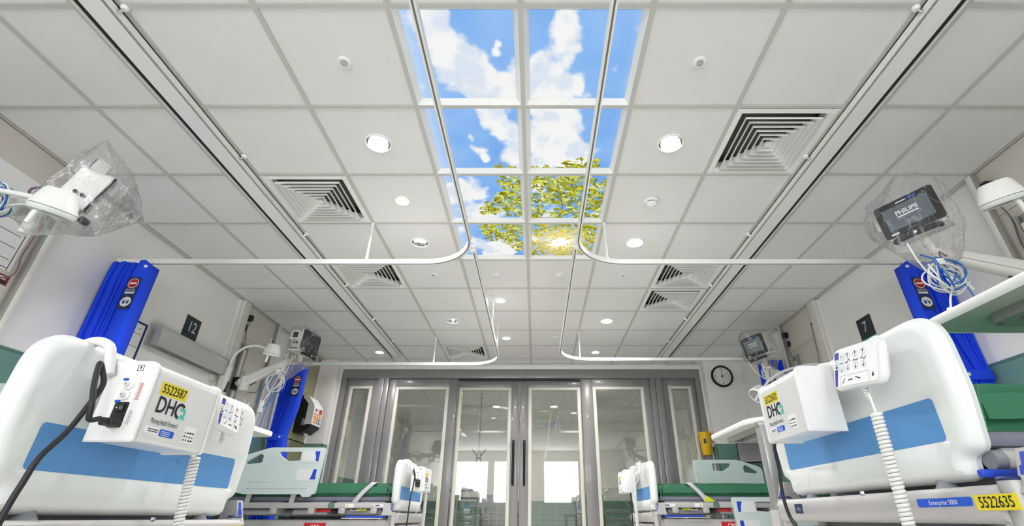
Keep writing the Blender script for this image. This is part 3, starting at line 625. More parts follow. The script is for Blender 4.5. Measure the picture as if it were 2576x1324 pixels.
def curtain(name, label, sd, y, x_wall, x_aisle, zb, tie=None, sgn=True, pleats=10):
    t = thing(name, label, 'curtain', (0, 0, 0), group='blue pleated privacy curtains')
    wid = abs(x_aisle - x_wall); pan = .092; zt = RZ0 - .004
    rows = []; NZ = 18
    rn = random.Random(name + label)
    ph = [rn.uniform(.55, 1.35) for _ in range(pleats * 2 + 1)]
    zs = [zt - (zt - zb) * (i / NZ) for i in range(NZ + 1)]
    for z in zs:
        f = 1.0
        if tie:
            f = 1 - .42 * math.exp(-((z - tie) / .22) ** 2) * (1 if z > tie else .8)
        pts = []
        pw = (wid - pan) * f / pleats
        for i in range(pleats):
            amp = .05 * ph[i] * (1 if z < zt - .08 else .8); xx = i * pw
            pts += [(xx, -amp + .004), (xx + pw * .22, -amp), (xx + pw * .52, -amp * .96), (xx + pw * .66, -amp * .7), (xx + pw * .72, .02), (xx + pw * .86, .03), (xx + pw * .93, -.01)]
        x0 = (wid - pan) * f
        pts += [(x0 + .002, -.058), (x0 + .02, -.07), (x0 + pan * .6, -.073), (x0 + pan - .012, -.066), (x0 + pan, -.045), (x0 + pan - .002, .03)]
        rows.append([(x_wall - sd * px_, y + py_, z - (.05 * max(0, (px_ - x0 - .06)) / .05 if z > zt - .01 else 0)) for px_, py_ in pts])
    n = len(rows[0]); vs = [p for r in rows for p in r]
    fs = [(i * n + j, i * n + j + 1, (i + 1) * n + j + 1, (i + 1) * n + j) for i in range(NZ) for j in range(n - 1)]
    o = part('cloth', 'curtain', t, lambda b: b.add(vs, fs), ang=32)
    sm_ = o.modifiers.new('thickness', 'SOLIDIFY'); sm_.thickness = .003
    for k in range(7):
        x = x_wall - sd * (wid * (.05 + .15 * k)); part('glider_hook', 'white', t, lambda b: (b.cyl((x, y - .01, RZ0 - .001), (x, y - .02, RZ0 - .03), .0025, n=6)))
    part('snap_button', 'white', t, lambda b: b.cyl((x_aisle + sd * .02, y - .056, zt - .05), (x_aisle + sd * .02, y - .078, zt - .053), .011, n=14))
    if sgn:
        xc = x_aisle + sd * .05; no_entry_label(t, (xc, y - .076, 2.0), (1, 0, 0), (0, 0, 1), .088, .245)
    if tie:
        w2 = wid * .62; x1 = x_wall - sd * w2
        part('tie_band', 'curtain', t, lambda b: b.box(x_wall - sd * .01, x1 - sd * .02, y - .092, y + .055, tie - .035, tie + .035, .01))
        part('band_button', 'white', t, lambda b: b.cyl((x1, y - .09, tie), (x1, y - .097, tie), .012, n=14))
    return t
curtain('privacy_curtain', 'bunched blue curtain with a no-entry sign, hanging beside the sign numbered 12', -1, 3.145, -3.04, -2.742, .4)
curtain('privacy_curtain', 'bunched blue curtain with a no-entry sign, behind the nearest plastic-wrapped monitor with lit screen', 1, 3.145, 3.04, 2.748, .4, tie=1.42)
curtain('privacy_curtain', 'narrow tied-back blue curtain beside the paper towel dispenser', -1, 5.82, -3.0, -2.75, .4, tie=1.42)
curtain('privacy_curtain', 'blue curtain half hidden behind the far monitor beneath the clock side rail', 1, 5.62, 3.0, 2.74, 1.22, tie=1.42)
# ------------------------------------------------------------------ hospital beds (local frame: foot panel faces +x, head at -x)
def resample(poly, angs, c):
    """points on a closed outline at the given angles about c"""
    out = []; cx, cy = c; k = len(poly)
    for a in angs:
        dx, dy = math.cos(a), math.sin(a); best = None
        for j in range(k):
            (x0, y0), (x1, y1) = poly[j], poly[(j + 1) % k]; ex, ey = x1 - x0, y1 - y0; den = dx * ey - dy * ex
            if abs(den) < 1e-12: continue
            t = ((x0 - cx) * ey - (y0 - cy) * ex) / den; u = ((x0 - cx) * dy - (y0 - cy) * dx) / den
            if t > 0 and -1e-9 <= u <= 1 + 1e-9 and (best is None or t > best): best = t
        out.append((cx + dx * best, cy + dy * best))
    return out
def inset(poly, d):
    k = len(poly); out = []
    for i in range(k):
        p0, p1, p2 = Vector(poly[i - 1]), Vector(poly[i]), Vector(poly[(i + 1) % k]); t = (p2 - p0)
        t = t.normalized() if t.length > 1e-9 else Vector((1, 0)); out.append((p1.x - t.y * d, p1.y + t.x * d))
    return out
BB = .607
def end_board(root, b0, x0, dirx, name='foot_panel', blue=True):
    hw = .505
    ol = roundpoly([(-.437, b0, .05), (.437, b0, .05), (.442, b0 + .05, .02), (hw - .02, b0 + .062, .08), (hw, b0 + .2, .3), (hw - .005, b0 + .412, .15), (-hw + .005, b0 + .412, .15), (-hw, b0 + .2, .3), (-hw + .02, b0 + .062, .08), (-.442, b0 + .05, .02)], 12)
    lp = [(x0 - dirx * .062, inset(ol, .022)), (x0 - dirx * .05, inset(ol, .004)), (x0 - dirx * .034, ol), (x0 - dirx * .018, inset(ol, .005)), (x0 - dirx * .007, inset(ol, .014)), (x0 - dirx * .0015, inset(ol, .024)), (x0, inset(ol, .034))]
    c = (0, b0 + .145)
    rec = rrect(.86, .138, .022, 6, 0, b0 + .145); rin = rrect(.83, .106, .012, 6, 0, b0 + .145)
    raw = sorted(math.atan2(p[1] - c[1], p[0] - c[0]) % (2 * math.pi) for p in ol + rec + rin); n = []
    for a in raw:
        if not n or a - n[-1] > .004: n.append(a)
    loops = [[(x, p[0], p[1]) for p in resample(l, n, c)] for x, l in lp]
    loops.append([(x0, p[0], p[1]) for p in resample(rec, n, c)]); loops.append([(x0 - dirx * .007, p[0], p[1]) for p in resample(rin, n, c)])
    o = part(name, 'bed_white', root, lambda b: b.loft(loops), ang=28)
    if blue: part('blue_inlay', 'blue_panel', o, lambda b: b.plate(rrect(.829, .105, .012, 5, 0, b0 + .145), [], lambda u, v, d: (x0 - dirx * (.0085 - d), u, v), .002))
    return o
def side_rail(root, sy, b0, raised, flip=False):
    yb = sy * .47; z0 = b0 + (.13 if raised else -.27); x1, x2 = -.70, -1.43
    def fn(u, v, d): return (u, yb + (d - .016), z0 + v)
    L = x1 - x2
    out = roundpoly([(x2, .02, .03), (x2 + .1, 0, .03), (x1 - .14, 0, .02), (x1 - .12, -.022, .012), (x1 - .06, -.022, .012), (x1 - .05, 0, .02), (x1 - .02, .0, .05), (x1, .34, .03), (x1 - .005, .375, .045), (x2 + .25, .375, .2), (x2, .30, .06)], 5)
    hole = roundpoly([(x1 - .40, .34, .01), (x1 - .20, .34, .012), (x1 - .20, .268, .008), (x1 - .31, .262, .05), (x1 - .39, .31, .03)], 4)
    hole2 = roundpoly([(x2 + .05, .255, .02), (x2 + .17, .325, .02), (x2 + .2, .31, .02), (x2 + .2, .25, .02), (x2 + .06, .235, .02)], 4)
    o = part('side_rail', 'bed_pale', root, lambda b: b.plate(out, [hole[::-1], hole2[::-1]], fn, .032), ang=30)
    for s2 in (sy,):
        yy = lambda d: yb + s2 * (.016 + d)
        for zc, w in ((.302, .15), (.155, .17)):
            def pf(u, v, d): return (u, yy(d), z0 + v)
            part('pad_border', 'bed_pale', o, lambda b: b.plate(rrect(w + .03, .112, .02, 4, x1 - .035 - w / 2, zc), [], pf, .0025))
            part('label_pad', 'bed_white', o, lambda b: b.plate(rrect(w, .085, .008, 3, x1 - .035 - w / 2, zc), [], lambda u, v, d: (u, yy(d + .0025), z0 + v), .001))
            xr = x1 - .037; part('blue_corner', 'blue', o, lambda b: b.plate([(xr - .048, zc - .04), (xr, zc - .04), (xr, zc + .04), (xr - .03, zc + .04), (xr - .034, zc)] if zc < .2 else [(xr - .026, zc - .04), (xr, zc - .04), (xr, zc + .04), (xr - .045, zc + .04), (xr - .03, zc)], [], lambda u, v, d: (u, yy(d + .0035), z0 + v), .001))
        for zc, xx in ((.05, x1 - .09), (.1, x1 - .42)): part('moulded_bar', 'bed_pale', o, lambda b: b.tube([(x2 + .12, yb + s2 * .016, z0 + zc), (xx, yb + s2 * .016, z0 + zc)], .007, 8))
    for xx in (x1 - .2, x2 + .15):
        part('rail_arm', 'bed_grey', root, lambda b: b.loft([[(xx - .02, yb, z0 + .02), (xx + .02, yb, z0 + .02), (xx + .02, yb - sy * .012, z0 + .02), (xx - .02, yb - sy * .012, z0 + .02)], [(xx - .035, yb, b0 + .03), (xx + .005, yb, b0 + .03), (xx + .005, yb - sy * .02, b0 + .03), (xx - .035, yb - sy * .02, b0 + .03)]]) if raised else b.box(xx - .02, xx + .02, yb - sy * .03, yb - sy * .018, b0 - .2, b0 + .03, .004))
def make_bed(label, loc, rz, dz, rails=(1, 1), sticker=None, extras=()):
    b0 = BB + dz
    t = thing('hospital_bed', label, 'bed', (loc[0], loc[1], 0), rz, 'hospital beds with their feet to the aisle')
    end_board(t, b0, 0, 1); end_board(t, b0, -1.87, -1, 'head_panel', False)
    # cross beam below the foot panel
    bz0, bz1 = b0 - .088, b0 - .012
    pr = [(.012, bz1), (.022, bz1 - .012), (.026, (bz0 + bz1) / 2), (.022, bz0 + .012), (.01, bz0), (-.05, bz0), (-.06, bz1), (-.05, bz1 + .002)]
    bm_ = part('foot_beam', 'bed_grey', t, lambda b: b.loft([[(x, y, z) for x, z in pr] for y in (-.52, .52)]), ang=50)
    for s_ in (-1, 1):
        p = part('corner_post', 'bed_grey', t, lambda b: b.cyl((-.015, s_ * .53, b0 - .34), (-.015, s_ * .53, b0 - .004), .024, n=20))
        part('post_cap', 'navy', p, lambda b: b.lathe([(.025, 0), (.0255, .004), (.022, .008), (.001, .009)], o=(-.015, s_ * .53, b0 - .005), n=20))
        part('panel_socket', 'bed_grey2', t, lambda b: b.lathe([(.03, 0), (.022, .012), (.018, .02), (.018, .03)], o=(-.03, s_ * .33, bz1 - .004), n=16))
    part('beam_bolt', 'chrome', t, lambda b: b.cyl((.01, .04, bz1), (.01, .04, bz1 + .008), .008, n=6))
    part('lower_tray', 'bed_grey', t, lambda b: b.box(-.1, .012, -.36, .40, b0 - .34, bz0 - .012, .02))
    # deck: two side bars, platform sections, under trays
    for s_ in (-1, 1):
        sb = part('side_bar', 'bed_grey', t, lambda b: b.box(-1.80, -.075, s_ * .44, s_ * .475, b0 + .022, b0 + .066, .01, 3))
        for xx in (-.2, -.47, -.73, -1.05, -1.4, -1.7): part('bracket', 'bed_grey', t, lambda b: b.box(xx - .028, xx + .028, s_ * .30, s_ * .474, b0 - .018, b0 + .03, .008))
        part('pivot_cap', 'chrome', t, lambda b: b.cyl((-.56, s_ * .474, b0 + .044), (-.56, s_ * .482, b0 + .044), .027, n=24)); part('pivot_face', 'dado_trim', t, lambda b: b.cyl((-.56, s_ * .481, b0 + .044), (-.56, s_ * .4835, b0 + .044), .02, n=24))
        part('strap_loop', 'bed_grey', t, lambda b: b.tube([(-.31, s_ * .47, b0 + .022), (-.31, s_ * .485, b0 + .006), (-.39, s_ * .485, b0 + .006), (-.39, s_ * .47, b0 + .022)], .004, 6))
        part('blue_release_bar', 'blue', t, lambda b: b.tube([(-.085, s_ * .47, b0 + .01)] + sag((-.085, s_ * .47, b0 - .02), (-.09, s_ * .47, b0 - .042), (-.12, s_ * .47, b0 - .044), 4) + [(-.43, s_ * .47, b0 - .04)], .0085, 8))
        part('release_plate', 'offwhite', t, lambda b: b.box(-.46, -.12, s_ * .44, s_ * .475, b0 - .054, b0 - .048, .002))
        part('bumper', 'bed_grey2', t, lambda b: b.cyl((-.08, s_ * .458, b0 + .044), (-.052, s_ * .458, b0 + .044), .022, n=14))
        f = part('bar_sticker', 'print_white', sb, lambda b: b.box(-.20, -.105, s_ * .475, s_ * .4757, b0 + .032, b0 + .056)); part('sticker_mark', 'print_purple', f, lambda b: b.box(-.19 if s_ < 0 else -.15, -.15 if s_ < 0 else -.11, s_ * .4757, s_ * .4762, b0 + .040, b0 + .048))
        f = part('bar_sticker', 'print_white', sb, lambda b: b.box(-.44, -.37, s_ * .475, s_ * .4757, b0 + .03, b0 + .058)); part('warning_mark', 'bin_yellow', f, lambda b: b.add([(-.433, s_ * .4761, b0 + .035), (-.413, s_ * .4761, b0 + .035), (-.423, s_ * .4761, b0 + .054)], [(0, 1, 2)]))
    for x0, x1 in ((-.12, -.54), (-.58, -.95), (-1.0, -1.79)):
        part('deck_section', 'tray_grey', t, lambda b: b.box(x0, x1, -.43, .43, b0 + .05, b0 + .075, .008)); part('under_tray', 'tray_grey', t, lambda b: b.box(x0 - .03, x1 + .03, -.40, .40, b0 - .028, b0 + .02, .02))
    part('long_beam', 'bed_grey', t, lambda b: (b.box(-1.8, -.06, -.42, -.34, b0 - .15, b0 - .06, .02), b.box(-1.8, -.06, .34, .42, b0 - .15, b0 - .06, .02)))
    part('tucked_red_strap', 'red', t, lambda b: b.box(-.76, -.58, -.425, -.405, b0 - .006, b0 + .018, .004))
    part('tucked_red_strap', 'red', t, lambda b: b.box(-.76, -.58, .405, .425, b0 - .006, b0 + .018, .004))
    part('tucked_lime_strap', 'lime', t, lambda b: b.box(-.36, -.27, -.43, -.41, b0 + .002, b0 + .02, .004))
    part('tucked_lime_strap', 'lime', t, lambda b: b.box(-.36, -.27, .41, .43, b0 + .002, b0 + .02, .004))
    for s_ in (-1, 1):
        f = part('red_plate', 'red', t, lambda b: b.box(-.78, -.60, s_ * .42, s_ * .424, b0 - .145, b0 - .085)); part('lettering', 'print_white', f, lambda b: b.text('CPR', (-.69, s_ * .4242, b0 - .118), (-s_, 0, 0), (0, 0, 1), .05, .9))
        # corner bracket with the blue release tag, at the foot end
        cb = part('corner_bracket', 'bed_grey', t, lambda b: b.loft([[(-.005, s_ * .545, b0 - .03), (-.095, s_ * .545, b0 - .03), (-.095, s_ * .595, b0 - .03), (-.005, s_ * .595, b0 - .03)], [(-.02, s_ * .548, b0 + .005), (-.085, s_ * .548, b0 + .005), (-.085, s_ * .595, b0 + .005), (-.02, s_ * .595, b0 + .005)], [(-.035, s_ * .552, b0 + .058), (-.085, s_ * .552, b0 + .058), (-.085, s_ * .595, b0 + .058), (-.035, s_ * .595, b0 + .058)]]), smooth=False)
        def tagp(b):
            L_ = lambda f, y, d: (-.02 - .015 * f + d, s_ * y, b0 + .005 + .053 * f)
            b.loft([[L_(.0, .556, d), L_(.0, .584, d), L_(.35, .584, d), L_(.35, .578, d), L_(.85, .578, d), L_(.85, .562, d), L_(.35, .562, d), L_(.35, .556, d)] for d in (.0002, .0014)])
        part('blue_tag', 'blue', cb, tagp)
    for s_, rd in zip((-1, 1), rails): side_rail(t, s_, b0, rd)
    # chassis
    part('chassis', 'bed_grey', t, lambda b: (b.box(-1.75, -.2, -.36, -.28, .14, .22, .015), b.box(-1.75, -.2, .28, .36, .14, .22, .015), b.box(-.3, -.2, -.36, .36, .14, .22, .015), b.box(-1.75, -1.65, -.36, .36, .14, .22, .015)))
    for xx in (-.45, -1.5): part('lift_column', 'bed_grey2', t, lambda b: (b.box(xx - .07, xx + .07, -.12, .12, .2, b0 - .1, .015), b.box(xx - .09, xx + .09, -.335, .335, b0 - .14, b0 - .07, .01)))
    for xx in (-.2, -1.72):
        for s_ in (-1, 1):
            w = part('castor', 'dark', t, lambda b: b.cyl((xx, s_ * .30, .075), (xx, s_ * .34, .075), .075, n=20)); part('castor_fork', 'bed_grey2', w, lambda b: b.box(xx - .03, xx + .03, s_ * .29, s_ * .35, .09, .16, .008))
    if sticker:
        s1 = part('maker_strip', 'print_blue', bm_, lambda b: b.plate(rrect(.175, .019, .005, 3, sticker[1] - .15, b0 - .043), [], lambda u, v, d: (.0245 + d, u, v), .0015)); part('lettering', 'print_white', s1, lambda b: b.text('Enterprise 5000', (.026, sticker[1] - .15, b0 - .0435), (0, 1, 0), (0, 0, 1), .015, .95))
        s2 = part('asset_sticker', 'yellow', bm_, lambda b: b.box(.0245, .026, sticker[1] - .055, sticker[1] + .055, b0 - .062, b0 - .031)); part('lettering', 'print_black', s2, lambda b: b.text(sticker[0], (.026, sticker[1], b0 - .047), (0, 1, 0), (0, 0, 1), .031, .82, bold=.008))
        s3 = part('maker_badge', 'navy', bm_, lambda b: b.plate(rrect(.056, .032, .004, 3, -.35, b0 - .045), [], lambda u, v, d: (.0245 + d, u, v), .0015)); part('lettering', 'sign_text', s3, lambda b: b.text('arjo', (.026, -.35, b0 - .045), (0, 1, 0), (0, 0, 1), .02, .95))
        s4 = part('care_label', 'print_white', t, lambda b: b.loft([[(-.015 + .0245 * math.cos(a), -.53 - .0245 * math.sin(a), z) for a in (R(-30), R(0), R(30), R(60))] + [(-.015 + .0250 * math.cos(a), -.53 - .0250 * math.sin(a), z) for a in (R(60), R(30), R(0), R(-30))] for z in (b0 - .07, b0 - .03)]))
        part('print_rows', 'print_black', s4, lambda b: [b.box(.0098, .0101, -.54 + .006 * i, -.5368 + .006 * i, b0 - .062 + .008 * j, b0 - .058 + .008 * j) for i in range(3) for j in range(3)])
    return t, b0
def make_mattress(label, bed, b0, strap=None, lime=False, th=.145):
    m = thing('mattress', label, 'mattress', bed.location, bed.rotation_euler[2], 'green mattresses on the beds')
    z0 = b0 + .076; z1 = z0 + .035; z2 = z0 + th
    part('grey_base', 'matt_grey', m, lambda b: b.box(-1.79, -.085, -.425, .425, z0, z1 + .004, .012))
    def cov(b):
        bm = bmesh.new(); bmesh.ops.create_cube(bm, size=1)
        for v in bm.verts: v.co = Vector((-.9375 + v.co.x * 1.705, v.co.y * .87, (z1 + z2) / 2 + v.co.z * (z2 - z1)))
        bmesh.ops.bevel(bm, geom=bm.edges[:], offset=.03, segments=3, affect='EDGES'); bmesh.ops.subdivide_edges(bm, edges=[e for e in bm.edges if e.calc_length() > .3], cuts=24, use_grid_fill=True)
        for v in bm.verts:
            q = mn.fractal(Vector((v.co.x * 7, v.co.y * 6, v.co.z * 5)), 1, 2, 4); v.co.z += .006 * q; v.co.y += .007 * q * (1 if v.co.y > 0 else -1)
        b.bm(bm)
    part('green_cover', 'green', m, cov, ang=60)
    part('cover_seam', 'green', m, lambda b: b.tube([(-.09, -.44, z1 + .03), (-1.77, -.44, z1 + .03)], .004, 6))
    part('corner_fold', 'green', m, lambda b: (b.tube([(-.12, -.436, z2 - .01), (-.1, -.44, (z1 + z2) / 2), (-.09, -.44, z1)], .005, 6), b.tube([(-.12, .436, z2 - .01), (-.1, .44, (z1 + z2) / 2), (-.09, .44, z1)], .005, 6)))
    if strap is not None:
        for s_ in (-1, 1):
            def st(b):
                n = 10; L0, L1 = [], []
                for i in range(n + 1):
                    u = i / n; z = z2 + .002 - (z2 - z0 + .03) * u; x = strap - s_ * 0 + (.15 * (1 - u) ** 1.4 - .06); y = s_ * (.446 + .006 * math.sin(u * 3.1)); L0.append((x, y, z)); L1.append((x - .05, y, z))
                b.add(L0 + L1, [(i, i + 1, n + 2 + i, n + 1 + i) for i in range(n)])
            o = part('side_strap', 'strap', m, st); sm_ = o.modifiers.new('thickness', 'SOLIDIFY'); sm_.thickness = .004
            if lime: part('lime_strap_end', 'lime', m, lambda b: b.loft([[(strap - .05, s_ * .45, z0 - .005), (strap - .15, s_ * .45, z0 - .005), (strap - .07, s_ * .45, z0 + .045)], [(strap - .05, s_ * .457, z0 - .005), (strap - .15, s_ * .457, z0 - .005), (strap - .07, s_ * .457, z0 + .045)]]))
        part('top_strap', 'strap', m, lambda b: b.box(strap + .04, strap + .09, -.445, .445, z2 - .001, z2 + .004, .002))
    return m
bedA, hA = make_bed('white bed with blue foot panel and pump numbered 5522587, nearest the viewer beside sign 12', (-1.10, 1.60), 0, 0, (1, 1), ('5522634', .47))
bedB, hB = make_bed('white bed with blue foot panel and a large control handset, yellow sticker 5522635 below', (1.08, 1.663), math.pi, .07, (0, 1), ('5522635', .52 - .0))
bedC, hC = make_bed('farther bed with raised pale side rail, beside the tied-back curtain and towel dispenser', (-1.10, 5.01), 0, .045, (1, 0))
bedD, hD = make_bed('farther bed beneath the clock, one side rail lowered and one raised', (1.09, 5.165), math.pi, .052, (1, 0))
part('blue_lever', 'blue', bedB, lambda b: b.box(-.12, 0, .468, .486, hB + .004, hB + .022, .005))
make_mattress('green mattress behind the foot panel of the nearest bed by sign 12', bedA, hA)
make_mattress('green mattress with creased corner on the bed with the large handset', bedB, hB, th=.16)
make_mattress('green mattress with one white strap beside the towel dispenser', bedC, hC, -.30)
make_mattress('green mattress with white strap and lime tip below the clock', bedD, hD, -.42, True)

# ------------------------------------------------------------------ mattress pumps hung on the foot panels
def logo(o, P, full=True):
    """printed lettering on the pump front; P(u, v) -> 3-D with u along the face, v up"""
    ux = (P(1, 0) - P(0, 0)); uz = (P(0, 1) - P(0, 0))
    part('lettering', 'print_black', o, lambda b: (b.text('DH', P(.02, .098), ux, uz, .058, .86, align='LEFT', bold=.012), b.text('Moving Health Forward', P(.02, .058), ux, uz, .019, .56, align='LEFT')))
    def G(b, a0, a1):
        n = 16; c = (.114, .0975); r0, r1 = .0135, .0215
        vs = [P(c[0] + r * math.cos(R(a0 + (a1 - a0) * i / n)) * .95, c[1] + r * math.sin(R(a0 + (a1 - a0) * i / n))) + Vector(ux).cross(Vector(uz)).normalized() * .0006 for i in range(n + 1) for r in (r0, r1)]
        b.add(vs, [(2 * i, 2 * i + 1, 2 * i + 3, 2 * i + 2) for i in range(n)])
    part('letter_arc', 'print_black', o, lambda b: G(b, 40, 262))
    nz = Vector(ux).cross(Vector(uz)).normalized() * .0006
    part('teal_arrow', 'print_teal', o, lambda b: (G(b, 262, 335), b.add([P(u, v) + nz for u, v in ((.113, .106), (.138, .106), (.138, .076), (.132, .076), (.132, .099), (.113, .099))], [(0, 1, 4, 5), (1, 2, 3, 4)])))
def rbox_y(b, x0, x1, z0, z1, y0, y1, r, e=.004):
    """box with its front-top edge rounded, ends along y softened"""
    def lp(i): return roundpoly([(x0 + i, z0 + i, .004), (x1 - i, z0 + i, .012), (x1 - i, z1 - i, r), (x0 + i, z1 - i, .004)], 6)
    b.loft([[(p[0], y, p[1]) for p in lp(i)] for y, i in ((y0, e), (y0 + e, 0), (y1 - e, 0), (y1, e))])
def make_pump(label, bed, b0, yc, num, cable=None, hk=1.0):
    t = thing('mattress_pump', label, 'pump', bed.matrix_world @ Vector((0, 0, 0)) if False else bed.location, bed.rotation_euler[2], 'mattress pumps hung on the foot panels')
    x0, x1 = .05, .17; z0, z1 = b0 + .16, b0 + .362; y0, y1 = yc - .145, yc + .145
    part('body', 'white_gloss', t, lambda b: rbox_y(b, x0, x1, z0 + .004, z1 - .002, y0 + .014, y1 - .014, .03), ang=40)
    for ya, yb in ((y0, y0 + .014), (y1 - .014, y1)):
        e = part('end_cap', 'white_gloss', t, lambda b: rbox_y(b, x0 - .002, x1 + .003, z0, z1 + .002, ya, yb, .032), ang=40)
        if ya == y0:
            Pq = lambda u, v, d: (x1 - .012 - u, y0 - d, z0 + v)
            part('connector_plate', 'white', e, lambda b: b.plate(rrect(.052, .15, .006, 3, .045, .098), [], Pq, .002))
            for v in (.138, .112):
                part('air_port', 'white', e, lambda b: (b.lathe([(.012, 0), (.012, .006), (.006, .008), (.0055, .016), (.0035, .016), (.0035, .01)], o=Pq(.042, v, .001), ax=(0, -1, 0), n=18)))
                part('blue_tab', 'print_blue', e, lambda b: b.box(x1 - .012 - .062, x1 - .012 - .05, y0 - .006, y0, z0 + v + (.012 if v > .12 else -.018), z0 + v + (.018 if v > .12 else -.012), .001))
            part('socket_recess', 'black', e, lambda b: b.plate(rrect(.036, .062, .003, 2, .042, .064), [], Pq, .003)); part('power_switch', 'dark', e, lambda b: b.box(x1 - .066, x1 - .044, y0 - .008, y0 - .002, z0 + .07, z0 + .09, .002))
            part('switch_mark', 'print_white', e, lambda b: (b.box(x1 - .062, x1 - .058, y0 - .0086, y0 - .008, z0 + .079, z0 + .081), b.tube([(x1 - .05 + .0025 * math.cos(a), y0 - .0083, z0 + .08 + .0025 * math.sin(a)) for a in [i * .7 for i in range(9)]], .0005, 4, True)))
            part('fuse_plate', 'rubber', e, lambda b: [b.box(x1 - .068, x1 - .04, y0 - .0045, y0 - .002, z0 + .052 + .004 * i, z0 + .0545 + .004 * i) for i in range(4)])
            f = part('type_symbol', 'print_black', e, lambda b: ring_x(b, x1 - .052, x1 - .036, z0 + .176, z0 + .192, y0 - .0006))
            part('red_print', 'print_red', e, lambda b: [b.box(x1 - .028 + .003 * i, x1 - .027 + .003 * i, y0 - .0006, y0, z0 + .1, z0 + .145) for i in range(3)])
            part('grey_print', 'print_grey', e, lambda b: [b.box(x1 - .028 + .004 * i, x1 - .0268 + .004 * i, y0 - .0006, y0, z0 + .04, z0 + .075) for i in range(2)])
    P = lambda u, v: Vector((x1 + .0008, y0 + .02 + u, z0 + v))
    st = part('asset_sticker', 'yellow', t, lambda b: b.box(x1, x1 + .0008, y0 + .036, y0 + .143, z0 + .125, z0 + .158))
    if num: part('lettering', 'print_black', st, lambda b: b.text(num, (x1 + .0008, y0 + .0895, z0 + .1405), (0, 1, 0), (0, 0, 1), .033, .82, bold=.006))
    logo(t, P)
    bl = part('blue_sticker', 'print_blue', t, lambda b: b.plate(rrect(.055, .017, .003, 2, y0 + .113, z0 + .034), [], lambda u, v, d: (x1 + d, u, v), .0007)); part('print_lines', 'print_white', bl, lambda b: [b.box(x1 + .0007, x1 + .001, y0 + .09, y0 + .125, z0 + .028 + .0045 * i, z0 + .0295 + .0045 * i) for i in range(3)])
    wl_ = part('white_sticker', 'print_white', t, lambda b: b.box(x1, x1 + .0006, y0 + .178, y0 + .228, z0 + .022, z0 + .066))
    part('white_sticker', 'print_white', t, lambda b: b.box(x1, x1 + .0006, y0 + .03, y0 + .08, z0 + .028, z0 + .045))
    rr = random.Random(3)
    part('print_marks', 'print_black', wl_, lambda b: [b.box(x1 + .0006, x1 + .0009, y0 + .181 + .011 * i, y0 + .181 + .011 * i + rr.uniform(.004, .009), z0 + .027 + .01 * j, z0 + .027 + .01 * j + rr.uniform(.002, .005)) for i in range(4) for j in range(3)] + [b.box(x1 + .0006, x1 + .0009, y0 + .042, y0 + .078, z0 + .032 + .005 * j, z0 + .034 + .005 * j) for j in range(2)])
    # two hooks over the panel
    for yy, big in ((y0 - .012, True), (y1 - .09, False)):
        rad = .045; zc = b0 + .395 - .022
        pa = [(.06, yy, z1 - .04), (.045, yy, zc - .01)] + [(-.01 + .05 * math.cos(a), yy, zc + (.04 if big else .03) * hk * math.sin(a)) for a in [R(15 * i) for i in range(1, 12)]] + [(-.078, yy, zc - .03)]
        part('hook', 'white_gloss', t, lambda b: b.tube(smooth_path(pa, 2), .0125 if big else .009, 10))
    if cable:
        part('power_plug', 'rubber', t, lambda b: (b.box(x1 - .07, x1 - .035, y0 - .034, y0 - .002, z0 + .034, z0 + .052, .004), b.cyl((x1 - .05, y0 - .033, z0 + .043), (x1 - .05, y0 - .062, z0 + .043), .0085, .005, 12)))
        part('power_cable', 'rubber', t, lambda b: b.tube(smooth_path(cable, 8), .0062, 10))
    return t
def ring_x(b, x0, x1, z0, z1, y):
    w = .0012
    for a in ((x0, x0 + w, z0, z1), (x1 - w, x1, z0, z1), (x0, x1, z0, z0 + w), (x0, x1, z1 - w, z1)): b.box(a[0], a[1], y, y + .0006, a[2], a[3])
    xm = (x0 + x1) / 2; b.box(xm - .001, xm + .001, y, y + .0006, z0 + .004, z1 - .004); b.box(xm - .003, xm + .003, y, y + .0006, z0 + .008, z0 + .0095); b.cyl((xm, y, z1 - .004), (xm, y + .0006, z1 - .004), .0014, n=8)
cab = [(.12, -.387, .812), (.12, -.415, .806), (.12, -.425, .84), (.10, -.42, .89), (.085, -.412, .94), (.09, -.402, .925), (.1, -.395, .89), (.1, -.41, .84), (.1, -.435, .775), (.1, -.472, .717), (.1, -.484, .665), (.1, -.493, .61), (.1, -.5, .5), (.08, -.5, .2), (0, -.6, .012), (-.6, -.75, .012), (-1.2, -.7, .012)]
cab = [(p[0], p[1] - .022, p[2]) for p in cab]
pA = make_pump('white pump box with yellow sticker 5522587 and black power lead, hung on the nearest bed', bedA, hA, -.21, '5522587', cab)
cabB = [(.12, -.19 - .0, hB + .2), (.1, -.27, .85), (.09, -.3, .76), (.09, -.315, .68), (.09, -.30, .61), (.09, -.25, .55), (.09, -.22, .4), (.05, -.2, .1), (-.4, -.2, .012), (-1.0, -.5, .012)]
pB = make_pump('white pump box with yellow sticker 5522602, hung beside the large handset', bedB, hB, -.017, '5522602', None, .62)
part('power_cable', 'rubber', pB, lambda b: b.tube(smooth_path([(.1, -.17, hB + .17)] + cabB[1:], 8), .0062, 10))
cC = [(p[0], p[1] + .03, p[2] + .045) for p in cab[:-4]] + [(.08, -.45, .2), (-.3, -.45, .012)]
pC = make_pump('small-looking white pump box on the far bed by the towel dispenser', bedC, hC, -.16, None, cC)
pD = make_pump('white pump box with blank side on the far bed below the clock', bedD, hD, -.08, None)
part('power_cable', 'rubber', pD, lambda b: b.tube(smooth_path([(.1, .02, hD + .17), (.1, .03, hD + .05), (.1, .0, hD - .06), (.08, -.05, hD - .2), (.05, 0, .1), (-.3, 0, .012)], 8), .0062, 10))

